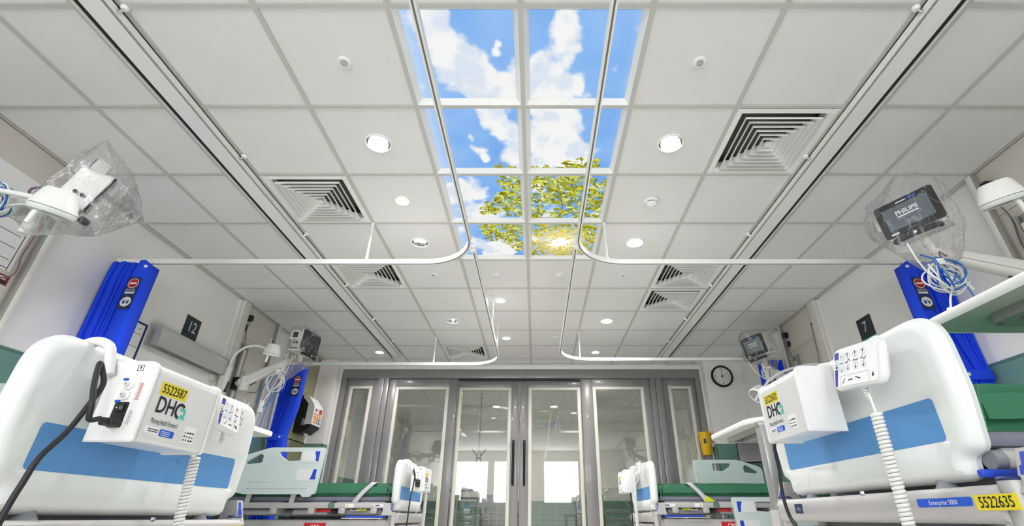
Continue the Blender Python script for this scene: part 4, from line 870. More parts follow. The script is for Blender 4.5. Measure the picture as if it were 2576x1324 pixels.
# ------------------------------------------------------------------ control handsets
def make_handset(label, bed, b0, yc, zc, w=.2, h=.115, rot=0, tail=None, coil=None, big=True):
    t = thing('bed_handset', label, 'handset', bed.location, bed.rotation_euler[2], 'bed control handsets on the foot panels')
    X0, X1 = .052, .085; ca, sa = math.cos(rot), math.sin(rot)
    def F(u, v, d): return (X0 + d - (v * .18), yc + u * ca - v * sa, zc + u * sa + v * ca)
    oc = [(rrect(w - .02, h - .02, .02, 6), 0), (rrect(w, h, .026, 6), .012), (rrect(w, h, .026, 6), .022), (rrect(w - .008, h - .008, .024, 6), .03), (rrect(w - .02, h - .02, .02, 6), .033)]
    part('shell', 'white_gloss', t, lambda b: b.loft([[F(p[0], p[1], d) for p in l] for l, d in oc]), ang=40)
    kp = part('keypad', 'print_white', t, lambda b: b.plate(rrect(w - .026, h - .024, .012, 5), [], lambda u, v, d: F(u, v, .033 + d), .0008))
    D = .034; W2, H2 = w / 2 - .013, h / 2 - .012
    def Q(b, pts, d=D): b.add([F(u, v, d) for u, v in pts], [tuple(range(len(pts)))])
    part('violet_band', 'print_violet', kp, lambda b: Q(b, [(-W2 + .003, H2 - .006), (-W2 + .003, -H2 + .006), (-W2 + .006, -H2 + .001), (-W2 + .014, -H2 + .001), (-W2 + .026, H2 - .001), (-W2 + .009, H2 - .001)]))
    def arrow(b, u, v, s_):
        q = .0075; Q(b, [(u - .001, v - s_ * q), (u + .001, v - s_ * q), (u + .001, v + s_ * q), (u - .001, v + s_ * q)]); Q(b, [(u, v + s_ * q * 1.25), (u - .005, v + s_ * .0015), (u - .0035, v + s_ * .001), (u, v + s_ * .0055)]); Q(b, [(u, v + s_ * q * 1.25), (u + .005, v + s_ * .0015), (u + .0035, v + s_ * .001), (u, v + s_ * .0055)])
    us = [-W2 + .068 + .036 * i for i in range(3)]
    part('arrow_print', 'print_black', kp, lambda b: [(arrow(b, u, H2 - .018, 1), arrow(b, u, H2 - .052, -1)) for u in us])
    part('arrow_print', 'print_cyan', kp, lambda b: (arrow(b, -W2 + .036, H2 - .02, 1), arrow(b, -W2 + .036, H2 - .054, -1), Q(b, [(-W2 + .028, H2 - .039), (-W2 + .046, H2 - .039), (-W2 + .046, H2 - .034), (-W2 + .028, H2 - .034)])))
    def fig(b, u, v, k):
        for i, (a, c, d_, e) in enumerate(((-.012, 0, -.002, [0, .003, .006][k]), (-.002, [0, .003, .006][k] * 0, .006, [.008, 0, -.002][k]), (.006, [.008, 0, -.002][k], .013, [.0, .003, .004][k]))):
            Q(b, [(u + a, v + c - .0018), (u + d_, v + e - .0018), (u + d_, v + e + .0018), (u + a, v + c + .0018)])
    part('figure_print', 'print_purple', kp, lambda b: [fig(b, u, H2 - .037, i) for i, u in enumerate(us)])
    part('key_outline', 'print_grey', kp, lambda b: [b.tube([F(u + .011 * math.cos(a), v + .011 * math.sin(a), D) for a in [i * .524 for i in range(12)]], .0003, 4, True) for u in us + [-W2 + .036] for v in (H2 - .018, H2 - .052)] + [b.tube([F(u, v, D) for u, v in ((-W2 + .03, -H2 + .002), (-W2 + .03, -H2 + .03), (W2 - .035, -H2 + .03), (W2 - .035, -H2 + .002))], .0004, 4), b.tube([F(-W2 + .05, H2 - .008, D), F(-W2 + .05, -H2 + .034, D)], .0003, 4)])
    for q_ in ([(-W2 + .038, -H2 + .008), (-W2 + .041, -H2 + .007), (-W2 + .052, -H2 + .022), (-W2 + .049, -H2 + .022)], [(-W2 + .066, -H2 + .013), (-W2 + .088, -H2 + .014), (-W2 + .088, -H2 + .017), (-W2 + .066, -H2 + .016)], [(-W2 + .1, -H2 + .019), (-W2 + .122, -H2 + .011), (-W2 + .122, -H2 + .015), (-W2 + .1, -H2 + .022)]): part('position_print', 'print_black', kp, lambda b: Q(b, q_))
    part('lock_print', 'print_black', kp, lambda b: (Q(b, [(W2 - .023, -H2 + .012), (W2 - .015, -H2 + .012), (W2 - .015, -H2 + .019), (W2 - .023, -H2 + .019)]), b.tube([F(W2 - .019 + .003 * math.cos(a), -H2 + .018 + .005 * math.sin(a), D) for a in [i * math.pi / 6 for i in range(7)]], .0007, 4)))
    part('status_key', 'print_white', kp, lambda b: (b.plate(rrect(.018, .014, .003, 2, -W2 + .013, H2 - .03), [], lambda u, v, d: F(u, v, D + d), .0006), b.plate(rrect(.018, .014, .003, 2, -W2 + .014, H2 - .046), [], lambda u, v, d: F(u, v, D + d), .0006)))
    part('status_mark', 'print_black', kp, lambda b: (b.tube([F(-W2 + .013 + .004 * math.cos(a), H2 - .03 + .004 * math.sin(a), D + .0008) for a in [i * .7 for i in range(9)]], .0004, 4, True), Q(b, [(-W2 + .009, H2 - .05), (-W2 + .019, H2 - .05), (-W2 + .019, H2 - .042), (-W2 + .009, H2 - .042)], D + .0009)))
    part('back_hook', 'white_gloss', t, lambda b: b.tube(smooth_path([F(0, -.01, .004), F(0, .03, -.005), (.012, yc, b0 + .392), (-.03, yc, b0 + .4), (-.075, yc, b0 + .385)], 4), .006, 8))
    e0 = Vector(F(.012 * (1 if rot >= 0 else 1), -h / 2, .014))
    part('strain_relief', 'cable_white', t, lambda b: [b.cyl(e0 + Vector((0, 0, -.006 * i)), e0 + Vector((0, 0, -.006 * i - .004)), .0078 - .0003 * i, n=12) for i in range(6)])
    tail = [Vector(p) for p in (tail or [])]
    part('straight_lead', 'cable_white', t, lambda b: b.tube(smooth_path([e0] + [e0 + Vector((0, 0, -.035))] + tail, 4), .0035, 8))
    a = tail[-1] if tail else e0; turns = max(6, int((a - Vector(coil)).length / .0098))
    part('coiled_lead', 'cable_white', t, lambda b: b.tube(helix(a, coil, .0108, turns, 12), .0047, 7))
    return t
make_handset('bed control handset half hidden behind the pump numbered 5522587', bedA, hA, .15, hA + .315, .16, .115, R(-6), [(.045, .08, .82), (.05, .03, .79), (.1, .012, .772)], (.122, .012, .36))
make_handset('large bed control handset with arrow keys and violet band', bedB, hB, .298, hB + .315, .222, .128, R(-7), [(.10, .341, .9), (.1, .345, .85)], (.1, .323, .38))
make_handset('small-looking handset on the far bed by the towel dispenser', bedC, hC, .2, hC + .31, .16, .11, 0, [(.1, .16, hC + .2), (.11, .12, hC + .15)], (.11, .1, .4))
make_handset('small-looking handset standing up on the far bed below the clock', bedD, hD, .34, hD + .35, .16, .11, 0, [(.1, .33, hD + .22), (.11, .3, hD + .15)], (.11, .28, .4))
# ------------------------------------------------------------------ bedhead service panels on the side walls
def service_panel(label, sd, yw, yt, sock_wide, z_items=2.4):
    """yw: face of the broad near post, yt: slim far post; sd -1 for the wall with sign 12, +1 for the other"""
    t = thing('bedhead_unit', label, 'wall unit', (sd * WX, (yw + yt) / 2, .8), 0, 'bedhead service units on the side walls')
    yc = (yw + yt) / 2; Y = lambda y: y - yc; X = lambda d: -sd * d; zc = CEIL - .8 - .002
    for z0, z1 in ((0, .62), (.623, 1.49), (1.493, zc)): part('board', 'panel_beige', t, lambda b: b.box(X(0), X(.036), Y(yw), Y(yt), z0, z1, .002))
    w = part('broad_post', 'offwhite', t, lambda b: b.box(X(0), X(.068), Y(yw - .105), Y(yw + .01), 0, zc, .004)); part('post_groove', 'cable_grey', w, lambda b: b.box(X(.0675), X(.0685), Y(yw - .088), Y(yw - .086), 0, zc))
    part('post_fillet', 'white', w, lambda b: b.box(X(0), X(.03), Y(yw - .13), Y(yw - .105), 0, zc, .004))
    part('slim_post', 'offwhite', t, lambda b: b.box(X(0), X(.072), Y(yt - .005), Y(yt + .03), 0, zc, .003)); part('post_shadow_trim', 'alu', t, lambda b: b.box(X(.03), X(.066), Y(yt - .022), Y(yt - .005), 0, zc))
    ys = Y(yw) + .05 if sock_wide else Y(yt) - .075; yo = Y(yt) - .05 if sock_wide else Y(yw) + .05
    for z in (1.69, 1.585):
        f = part('round_socket', 'navy', t, lambda b: b.cyl((X(.036), ys, z), (X(.046), ys, z), .036, n=24)); part('socket_face', 'dark', f, lambda b: b.cyl((X(.046), ys, z), (X(.05), ys, z), .026, n=20))
    part('mains_plug', 'rubber', t, lambda b: b.box(X(.05), X(.09), ys - .024, ys + .024, 1.66, 1.72, .008))
    ych = ys + (.07 if sock_wide else -.09)
    part('plug_lead', 'cable_grey', t, lambda b: b.tube(smooth_path([(X(.075), ys, 1.66), (X(.06), ys, 1.56), (X(.06), ys + (.03 if sock_wide else -.03), 1.42), (X(.05), ys + (.0 if sock_wide else 0), 1.25), (X(.06), ys + (.05 if sock_wide else -.05), 1.1), (X(.12), ych, .98)], 6), .005, 8))
    part('equipment_rail', 'alu', t, lambda b: (b.box(X(.036), X(.044), ych - .045, ych + .045, .72, 1.42, .002), b.box(X(.044), X(.075), ych - .045, ych - .03, .72, 1.42, .003), b.box(X(.044), X(.075), ych + .03, ych + .045, .72, 1.42, .003)))
    part('rail_cap', 'offwhite', t, lambda b: b.box(X(.044), X(.07), ych - .026, ych + .026, .75, 1.36, .004))
    f = part('data_socket', 'white', t, lambda b: b.box(X(.036), X(.05), yo - .022, yo + .022, 1.60, 1.65, .004)); part('data_port', 'dark', f, lambda b: b.box(X(.05), X(.052), yo - .012, yo + .012, 1.615, 1.635))
    part('data_lead', 'cable_purple', t, lambda b: b.tube(smooth_path([(X(.055), yo, 1.61), (X(.06), yo, 1.5), (X(.055), yo + (-.01 if sock_wide else .02), 1.35), (X(.055), yo + (-.02 if sock_wide else .05), 1.2), (X(.06), yo + (-.05 if sock_wide else .09), 1.02), (X(.08), ych, .95)], 6), .004, 8))
    f = part('service_label', 'print_white', t, lambda b: b.box(X(.036), X(.037), ych + .12 if sock_wide else ych - .18, ych + .17 if sock_wide else ych - .13, 1.12, 1.2)); part('label_print', 'print_black', f, lambda b: [b.box(X(.037), X(.0375), (ych + .125 if sock_wide else ych - .175) + .012 * i, (ych + .132 if sock_wide else ych - .168) + .012 * i, 1.13 + .02 * j, 1.142 + .02 * j) for i in range(3) for j in range(3)])
    for k, (dy, z) in enumerate(((.14, .86), (.24, .84), (.36, .80))):
        yv = Y(yw) + dy + .06
        part('gas_outlet', 'white', t, lambda b: b.lathe([(.026, 0), (.026, .012), (.018, .02), (.014, .035), (.001, .036)], o=(X(.036), yv, z), ax=(-sd, 0, 0), n=18))
    part('flow_valve', 'white', t, lambda b: (b.cyl((X(.05), Y(yw) + .30, .84), (X(.13), Y(yw) + .30, .84), .014, n=12), b.cyl((X(.1), Y(yw) + .26, .84), (X(.1), Y(yw) + .34, .84), .01, n=10), b.cyl((X(.1), Y(yw) + .30, .79), (X(.1), Y(yw) + .30, .89), .012, n=10), b.cyl((X(.13), Y(yw) + .30, .84), (X(.15), Y(yw) + .30, .84), .022, n=12)))
    return t
service_panel('beige bedhead panel between white posts beside sign 12, with curved exam lamp', -1, 4.74, 5.385, True)
service_panel('bedhead panel between white posts past sign 7, with purple data lead', 1, 4.735, 5.41, False)
pnA = service_panel('bedhead panel with a ruled paper chart, at the edge nearest the viewer', -1, 1.86, 2.56, True)
service_panel('bedhead panel with black plug, behind the nearest lit monitor', 1, 1.86, 2.56, False)
t = thing('paper_chart', 'ruled paper chart on the bedhead panel behind the nearest tangle of leads', 'chart', (-3.010, 2.25, 1.87))
part('sheet', 'print_white', t, lambda b: b.box(0, .002, -.2, .24, 0, .56)); part('ruled_line', 'print_black', t, lambda b: ([b.box(.002, .0026, -.12, .2, .06 + .075 * i, .063 + .075 * i) for i in range(6)] + [b.box(.002, .0026, .215, .219, .0, .56), b.box(.002, .0026, -.2, .215, .012, .016)]))
t = thing('red_notice', 'small dark red notice under the paper chart', 'notice', (-3.010, 2.46, 1.79))
part('plate', 'maroon', t, lambda b: b.box(0, .002, -.1, .05, 0, .055)); part('print_bar', 'print_black', t, lambda b: (b.box(.002, .0026, -.09, .04, .008, .02)))
part('print_line', 'print_white', t, lambda b: (b.box(.002, .0026, -.085, .03, .028, .033), b.box(.002, .0026, -.03, .03, .038, .046)))

# ------------------------------------------------------------------ exam lamps
def exam_lamp(label, base, neck, head, ax, r=.088):
    t = thing('exam_lamp', label, 'lamp', base, 0, 'gooseneck exam lamps'); B = Vector(base); L = lambda p: Vector(p) - B
    part('wall_handle', 'offwhite', t, lambda b: (b.cyl((0, 0, -.14), (0, 0, .14), .034, .028, 20), b.cyl((0, 0, .14), (0, 0, .17), .028, .014, 20))); part('handle_foot', 'rubber', t, lambda b: b.cyl((0, 0, -.17), (0, 0, -.14), .026, n=16))
    sx = 1 if B.x < 0 else -1
    part('wall_mount', 'offwhite', t, lambda b: b.box(0, -sx * .05, -.03, .03, -.08, .06, .006))
    part('lock_lever', 'black', t, lambda b: (b.tube([(sx * .03, -.012, -.1), (sx * .042, -.014, -.06), (sx * .04, -.004, .0)], [.012, .008, .006], 8), b.cyl((sx * .028, -.012, -.09), (sx * .045, -.012, -.09), .012, n=10)))
    part('gooseneck', 'white', t, lambda b: b.tube(smooth_path([L(p) for p in neck], 8), .0125, 12))
    a = Vector(ax).normalized(); h = L(head)
    hd = part('lamp_head', 'white', t, lambda b: b.lathe([(.001, .062), (r * .62, .06), (r * .72, .05), (r * .98, -.022), (r, -.03)], o=h, ax=-a, n=36), ang=35)
    part('seam', 'cable_grey', hd, lambda b: b.lathe([(r * .99, -.030), (r * .995, -.033)], o=h, ax=-a, n=36)); part('rim', 'white', hd, lambda b: b.lathe([(r, -.033), (r * .97, -.05), (r * .9, -.056), (r * .85, -.05)], o=h, ax=-a, n=36, caps=False)); part('lens', 'offwhite', hd, lambda b: b.lathe([(r * .86, -.05), (.001, -.05)], o=h, ax=-a, n=36))
    u, w_ = frame_of(a); u = Vector((0, -1, 0)) if abs(a.y) < .5 else u
    q = h + u * r * .55 + a * .05
    part('grip', 'white', hd, lambda b: b.tube([q, q + a * .04 + u * .01, q + a * .085 + u * .015], [.014, .012, .011], 10))
    return t
exam_lamp('white dome exam lamp in front of the unlit monitor nearest the viewer', (-2.93, 1.80, 1.72), [(-2.93, 1.80, 1.88), (-2.90, 1.83, 2.01), (-2.72, 1.8, 2.0), (-2.35, 1.767, 1.915), (-2.143, 1.767, 1.868)], (-2.086, 1.767, 1.851), (-.27, .2, -1), .087)
exam_lamp('white dome exam lamp beside the wall sockets at the picture edge, clock side', (2.93, 1.80, 1.72), [(2.93, 1.80, 1.88), (2.90, 1.83, 2.0), (2.75, 1.88, 2.05), (2.55, 1.9, 2.03), (2.42, 1.9, 2.005)], (2.333, 1.9, 2.0), (.28, .22, -1), .093)
exam_lamp('exam lamp arching from the post beside sign 12', (-2.925, 4.60, 1.76), [(-2.925, 4.60, 1.92), (-2.91, 4.6, 2.02), (-2.83, 4.6, 2.10), (-2.72, 4.6, 2.12), (-2.61, 4.6, 2.09)], (-2.545, 4.6, 2.075), (-.15, .18, -1), .082)
exam_lamp('exam lamp with drooping neck behind the pump numbered 5522602', (2.925, 4.60, 1.66), [(2.925, 4.60, 1.82), (2.88, 4.6, 1.92), (2.75, 4.6, 1.93), (2.5, 4.6, 1.87), (2.33, 4.6, 1.78), (2.245, 4.6, 1.69)], (2.2, 4.6, 1.655), (-.75, -.25, -.7), .08)

# ------------------------------------------------------------------ patient monitors, arms, covers, leads
def mon_matrix(c, yaw, pitch, roll=0): return Matrix.Translation(c) @ Matrix.Rotation(yaw, 4, 'Z') @ Matrix.Rotation(pitch, 4, 'X') @ Matrix.Rotation(roll, 4, 'Y')
def make_monitor(label, c, yaw, pitch, lit, roll=0, top=False):
    t = thing('patient_monitor', label, 'monitor', c, 0, 'patient monitors on wall arms'); t.rotation_mode = 'QUATERNION'; t.rotation_quaternion = mon_matrix(Vector(), yaw, pitch, roll).to_quaternion()
    W_, H_ = .31, .215
    part('bezel', 'bezel', t, lambda b: b.loft([[(p[0], d, p[1]) for p in rrect(W_ - i, H_ - i, .018, 5)] for d, i in ((.012, .004), (.003, 0), (0, .002))]), ang=40)
    sc = part('display', 'screen_lit' if lit else 'screen', t, lambda b: b.box(-.118, .118, -.0008, .001, -.07, .072))
    if lit:
        part('lettering', 'print_white', sc, lambda b: b.text('PHILIPS', (0, -.0009, .022), (1, 0, 0), (0, 0, 1), .036, 1, bold=.03))
        part('progress_bar', 'print_white', sc, lambda b: b.box(-.055, .055, -.0013, -.0009, -.006, .003)); part('screen_print', 'print_grey', sc, lambda b: (b.box(-.055, .05, -.0013, -.0009, -.014, -.0125), b.box(-.055, -.03, -.0013, -.0009, -.02, -.0175), b.box(-.02, .02, -.0013, -.0009, -.05, -.047)))
    part('blue_sticker', 'print_blue', t, lambda b: b.box(.02, .075, -.0008, 0, .083, .094)); part('white_sticker', 'print_white', t, lambda b: b.box(-.035, .018, -.0008, 0, .083, .091)); part('asset_label', 'print_white', t, lambda b: b.box(-.12, -.08, -.0008, 0, -.098, -.086))
    part('maker_print', 'print_grey', t, lambda b: b.text('PHILIPS', (.0, -.0003, -.089), (1, 0, 0), (0, 0, 1), .011))
    part('housing', 'white', t, lambda b: b.loft([[(p[0], d, p[1] + o) for p in rrect(W_ - i, H_ - j, .02, 5)] for d, i, j, o in ((.012, 0, 0, 0), (.035, .002, .002, 0), (.06, .03, .035, 0), (.125, .04, .05, 0), (.135, .055, .065, 0))]), ang=40)
    part('base_shelf', 'white', t, lambda b: b.box(-.14, .14, .02, .15, -.122, -.104, .006))
    tag(part('vent_slot', 'cable_grey', t, lambda b: [b.box(-.11 + .02 * i, -.098 + .02 * i, .134, .1358, -.06 + .018 * j, -.053 + .018 * j) for i in range(11) for j in range(4)]), kind='stuff')
    for i in range(2): part('side_vent', 'print_grey', t, lambda b: b.box(.1345, .1365, .07, .11, .035 + .012 * i, .039 + .012 * i))
    if top: m_ = part('measuring_module', 'white', t, lambda b: b.box(-.05, .05, .055, .125, .09, .165, .014)); part('module_window', 'bezel', m_, lambda b: b.box(-.04, .04, .124, .127, .1, .155, .002))
    else: m_ = part('measuring_module', 'white', t, lambda b: b.loft([[(-.155 - d, .03 + p[0], .03 + p[1]) for p in rrect(.09, .1, .016, 4, .05, 0)] for d in (-.03, .0, .03)]), ang=40); part('module_window', 'bezel', m_, lambda b: b.box(-.187, -.184, .045, .10, .0, .06, .002))
    for i in range(2): part('module_port', 'dark', t, lambda b: b.cyl((-.156, .055 + .03 * i, -.045), (-.16, .055 + .03 * i, -.045), .01, n=14))
    part('fixing_bolt', 'dark', t, lambda b: b.cyl((-.12, .06, -.1225), (-.12, .06, -.1235), .008, n=12))
    hb = part('handle_bracket', 'offwhite', t, lambda b: b.loft([[(-.09, .06, -.14), (.09, .06, -.14), (.1, -.0, -.14), (-.1, -.0, -.14)], [(-.07, .07, -.122), (.07, .07, -.122), (.08, .02, -.122), (-.08, .02, -.122)]]))
    part('handle_grip', 'rubber', t, lambda b: b.tube(smooth_path([(-.11, .0, -.142), (-.1, -.02, -.142), (0, -.03, -.142), (.1, -.02, -.142), (.11, .0, -.142)], 5), .0165, 12)); part('lock_mark', 'print_white', t, lambda b: b.box(-.008, .008, -.0475, -.0455, -.15, -.135))
    part('neck', 'offwhite', t, lambda b: b.cyl((0, .075, -.20), (0, .075, -.12), .025, n=18))
    return t
def arm(label, wallp, p0, p1, top):
    t = thing('monitor_arm', label, 'wall arm', wallp, 0, 'hinged monitor arms on the wall'); B = Vector(wallp); L = lambda p: Vector(p) - B
    p0, p1, top = L(p0), L(p1), L(top)
    part('clamp', 'black', t, lambda b: b.box(-.03, .03, -.045, .045, -.06, .06, .006)); part('hub', 'offwhite', t, lambda b: b.cyl(p0 + Vector((0, 0, -.09)), p0 + Vector((0, 0, .05)), .048, .044, 22))
    part('wall_link', 'offwhite', t, lambda b: b.tube([(0, 0, 0), p0], .036, 14))
    d = (p1 - p0).normalized(); side = d.cross(Vector((0, 0, 1))).normalized(); up = side.cross(d)
    def lp(p, w_, h_, n=18): return [p + side * (w_ * math.copysign(abs(math.cos(a)) ** .6, math.cos(a))) + up * (h_ * math.copysign(abs(math.sin(a)) ** .6, math.sin(a))) for a in [2 * math.pi * i / n for i in range(n)]]
    bm_ = part('spring_arm', 'offwhite', t, lambda b: b.loft([lp(p0 - d * .06, .018, .03), lp(p0 - d * .045, .036, .05), lp(p0 + d * .02, .04, .056), lp(p1 - d * .08, .036, .04), lp(p1 + d * .01, .03, .034), lp(p1 + d * .03, .018, .02)]), ang=45)
    for s_ in (-1, 1): part('pivot_screw', 'cable_grey', t, lambda b: b.cyl(p0 + side * s_ * .038, p0 + side * s_ * .0415, .009, n=12)); part('arm_seam', 'cable_grey', bm_, lambda b: b.tube([p0 + side * s_ * .0395 - up * .02, p1 - d * .08 + side * s_ * .036 - up * .016], .0012, 5))
    part('underside_slot', 'dark', t, lambda b: b.tube([p0 + d * .03 - up * .055, p0 + d * .09 - up * .05], .008, 8))
    part('head_pivot', 'offwhite', t, lambda b: (b.cyl(p1 + Vector((0, 0, -.03)), top, .02, n=16), b.cyl(p1 + Vector((0, 0, -.04)), p1 + Vector((0, 0, .03)), .03, n=16)))
    part('cable_tube', 'white', t, lambda b: (b.tube([p1 + Vector((0, 0, -.03)), p1 + Vector((0, 0, -.16))], .022, 14)))
    return t
def bag(label, pts, seed, sub=3, amp=.012):
    bm = bmesh.new(); ps = [Vector(p) for p in pts]; c = sum(ps, Vector()) / len(ps)
    for p in ps: bm.verts.new(p - c)
    r = bmesh.ops.convex_hull(bm, input=bm.verts[:]); bmesh.ops.delete(bm, geom=[v for v in bm.verts if not v.link_faces], context='VERTS')
    bmesh.ops.subdivide_edges(bm, edges=bm.edges[:], cuts=sub, use_grid_fill=True); bmesh.ops.triangulate(bm, faces=bm.faces[:])
    bmesh.ops.subdivide_edges(bm, edges=[e for e in bm.edges if e.calc_length() > .035], cuts=1, use_grid_fill=True); bm.normal_update()
    for v in bm.verts:
        q = mn.fractal(Vector(v.co * 9) + Vector((seed, 0, 0)), .8, 2.2, 4); f = mn.noise(Vector((v.co.x * 4 + seed, v.co.y * 4, v.co.z * 14))); v.co += v.normal * (amp * q + amp * .8 * f - .004)
    b = MB(); b.bm(bm); o = b.build('plastic_cover', 'bag', ang=24); o.location = c; tag(o, label, 'plastic bag', 'clear plastic covers over the monitors'); return o
def mon_pts(c, yaw, pitch, g=.02, roll=0):
    M_ = mon_matrix(Vector(c), yaw, pitch, roll); return [M_ @ Vector((x, y, z)) for x in (-.155 - g, .155 + g) for y in (-.012 - g * .4, .15 + g) for z in (-.13, .11 + g)] + [M_ @ Vector((-.2, .06, .1)), M_ @ Vector((-.2, .06, .0))]
def loops(label, c, nx, rx, rz, cols, ends, seed):
    """a hank of leads: loose loops hanging around c in the plane whose horizontal axis is nx"""
    t = thing('lead_coil', label, 'cable', c, 0, 'coiled monitor leads'); rn = random.Random(seed); nx = Vector(nx).normalized(); nrm = nx.cross(Vector((0, 0, 1)))
    for k, (m_, r_) in enumerate(cols):
        fx, fz, ox, oz, od = rn.uniform(.8, 1.1), rn.uniform(.8, 1.12), rn.uniform(-.02, .02), rn.uniform(-.03, .02), rn.uniform(-.03, .03)
        pts = [nx * (ox + rx * fx * math.cos(a)) + Vector((0, 0, oz + rz * fz * math.sin(a))) + nrm * (od + .02 * math.sin(2 * a + k)) for a in [2 * math.pi * i / 22 for i in range(22)]]
        part('loop', m_, t, lambda b: b.tube(pts, r_, 7, True))
    for m_, r_, pts in ends: part('loose_lead', m_, t, lambda b: b.tube(smooth_path([Vector(p) - Vector(c) for p in pts], 6), r_, 7))
    part('cable_tie', 'white', t, lambda b: b.box(-.018, .018, -.02, .02, rz * .8, rz * 1.25, .006))
    return t
MN = {'nl': ((-2.22, 2.06, 2.09), R(142), R(14), R(-22)), 'nr': ((2.223, 2.302, 2.161), R(-57.1), R(2.9), R(-2.2)), 'fl': ((-2.31, 4.87, 2.24), R(82), R(3), 0), 'fr': ((2.448, 5.034, 2.261), R(-68.4), R(12.7), 0)}
make_monitor('wrapped patient monitor seen from its back, nearest the viewer on the towel dispenser side', MN['nl'][0], MN['nl'][1], MN['nl'][2], False, MN['nl'][3], True)
make_monitor('wrapped patient monitor with large readable start-up screen, nearest on the clock side', MN['nr'][0], MN['nr'][1], MN['nr'][2], True, MN['nr'][3])
make_monitor('wrapped patient monitor above the tied-back curtain, screen turned to the aisle', MN['fl'][0], MN['fl'][1], MN['fl'][2], False, MN['fl'][3])
make_monitor('small-looking wrapped patient monitor beside the wall clock', MN['fr'][0], MN['fr'][1], MN['fr'][2], True)
arm('white hinged arm under the large lit monitor', (2.955, 2.40, 1.80), (2.70, 2.27, 1.76), (2.33, 2.33, 1.90), (2.30, 2.34, 1.97))
arm('white hinged arm beneath the far monitor over the tied-back curtain', (-2.955, 4.84, 1.80), (-2.83, 4.76, 1.80), (-2.50, 4.80, 2.0), (-2.49, 4.85, 2.05))
arm('white hinged arm behind the nearest tangle of leads', (-2.955, 1.95, 1.92), (-2.72, 1.9, 1.90), (-2.36, 1.93, 1.95), (-2.26, 1.97, 1.98))
arm('white hinged arm beneath the small-looking monitor near the clock', (2.955, 5.23, 1.85), (2.80, 5.12, 1.88), (2.54, 5.06, 2.04), (2.51, 5.05, 2.08))
c, yw_, pt, ro = MN['nr']; bag('crumpled clear plastic cover over the large lit monitor', mon_pts(c, yw_, pt, .03, ro) + [(2.235, 2.28, 2.43), (2.33, 2.25, 2.415), (1.86, 2.22, 1.95), (1.93, 2.2, 2.03), (2.14, 2.25, 1.74), (2.25, 2.22, 1.76), (2.45, 2.28, 1.97), (2.42, 2.3, 1.88)], 1)
c, yw_, pt, ro = MN['nl']; bag('crumpled clear plastic cover over the monitor seen from its back', mon_pts(c, yw_, pt, .03, ro) + [(-2.30, 2.0, 2.44), (-2.26, 1.98, 2.42), (-2.04, 2.0, 2.2), (-1.9, 2.02, 1.92), (-1.97, 1.97, 1.86), (-2.02, 1.95, 1.78), (-2.26, 1.9, 1.765), (-2.3, 1.9, 1.76), (-2.42, 1.9, 1.87), (-2.43, 1.92, 1.97)], 4)
c, yw_, pt, ro = MN['fl']; bag('clear plastic cover over the far monitor above the tied-back curtain', mon_pts(c, yw_, pt, .02, ro) + [(-2.52, 4.82, 1.82), (-2.45, 4.8, 1.80), (-2.36, 4.9, 2.39)], 7)
c, yw_, pt, ro = MN['fr']; bag('clear plastic cover over the small-looking monitor near the clock', mon_pts(c, yw_, pt, .02, ro) + [(2.30, 4.95, 2.4), (2.36, 4.9, 2.1), (2.62, 5.0, 1.98), (2.66, 5.05, 2.02)], 11)
cw, cbl = ('cable_white', .0042), ('cable_blue', .0036)
LC1 = loops('hank of white and blue leads hanging under the large lit monitor', (2.08, 2.1, 1.655), (1, .25, 0), .085, .07, [cw] * 6 + [cbl] * 4,
      [('cable_white', .005, [(2.1, 2.1, 1.6), (2.05, 2.09, 1.53), (2.02, 2.08, 1.47)]), ('cable_white', .005, [(2.1, 2.12, 1.72), (2.17, 2.12, 1.66), (2.2, 2.11, 1.58)]), ('cable_blue', .004, [(2.02, 2.12, 1.78), (2.1, 2.12, 1.74), (2.16, 2.1, 1.6), (2.19, 2.1, 1.42)]), ('cable_white', .004, [(1.98, 2.12, 1.85), (1.99, 2.1, 1.7), (2.08, 2.1, 1.55), (2.19, 2.1, 1.62)]), ('cable_purple', .005, [(2.12, 2.12, 1.74), (2.2, 2.2, 1.84), (2.3, 2.28, 1.87), (2.36, 2.32, 1.88)])], 2)
part('plug_block', 'white', LC1, lambda b: b.box(-.076, -.044, -.03, -.01, -.27, -.18, .004))
loops('hank of white and blue leads beside the monitor seen from its back', (-2.44, 1.80, 1.885), (1, .3, 0), .065, .075, [cw] * 5 + [cbl] * 5,
      [('cable_white', .005, [(-2.24, 1.86, 1.9), (-2.34, 1.82, 1.88), (-2.45, 1.8, 1.82), (-2.58, 1.78, 1.72)]), ('cable_white', .004, [(-2.42, 1.8, 1.83), (-2.44, 1.78, 1.78), (-2.5, 1.78, 1.74), (-2.58, 1.78, 1.735)]), ('cable_blue', .004, [(-2.47, 1.8, 1.83), (-2.5, 1.79, 1.78), (-2.56, 1.78, 1.74)]), ('cable_purple', .006, [(-2.4, 1.9, 1.98), (-2.41, 1.9, 2.03), (-2.35, 1.92, 2.05), (-2.28, 1.94, 2.02)])], 5)
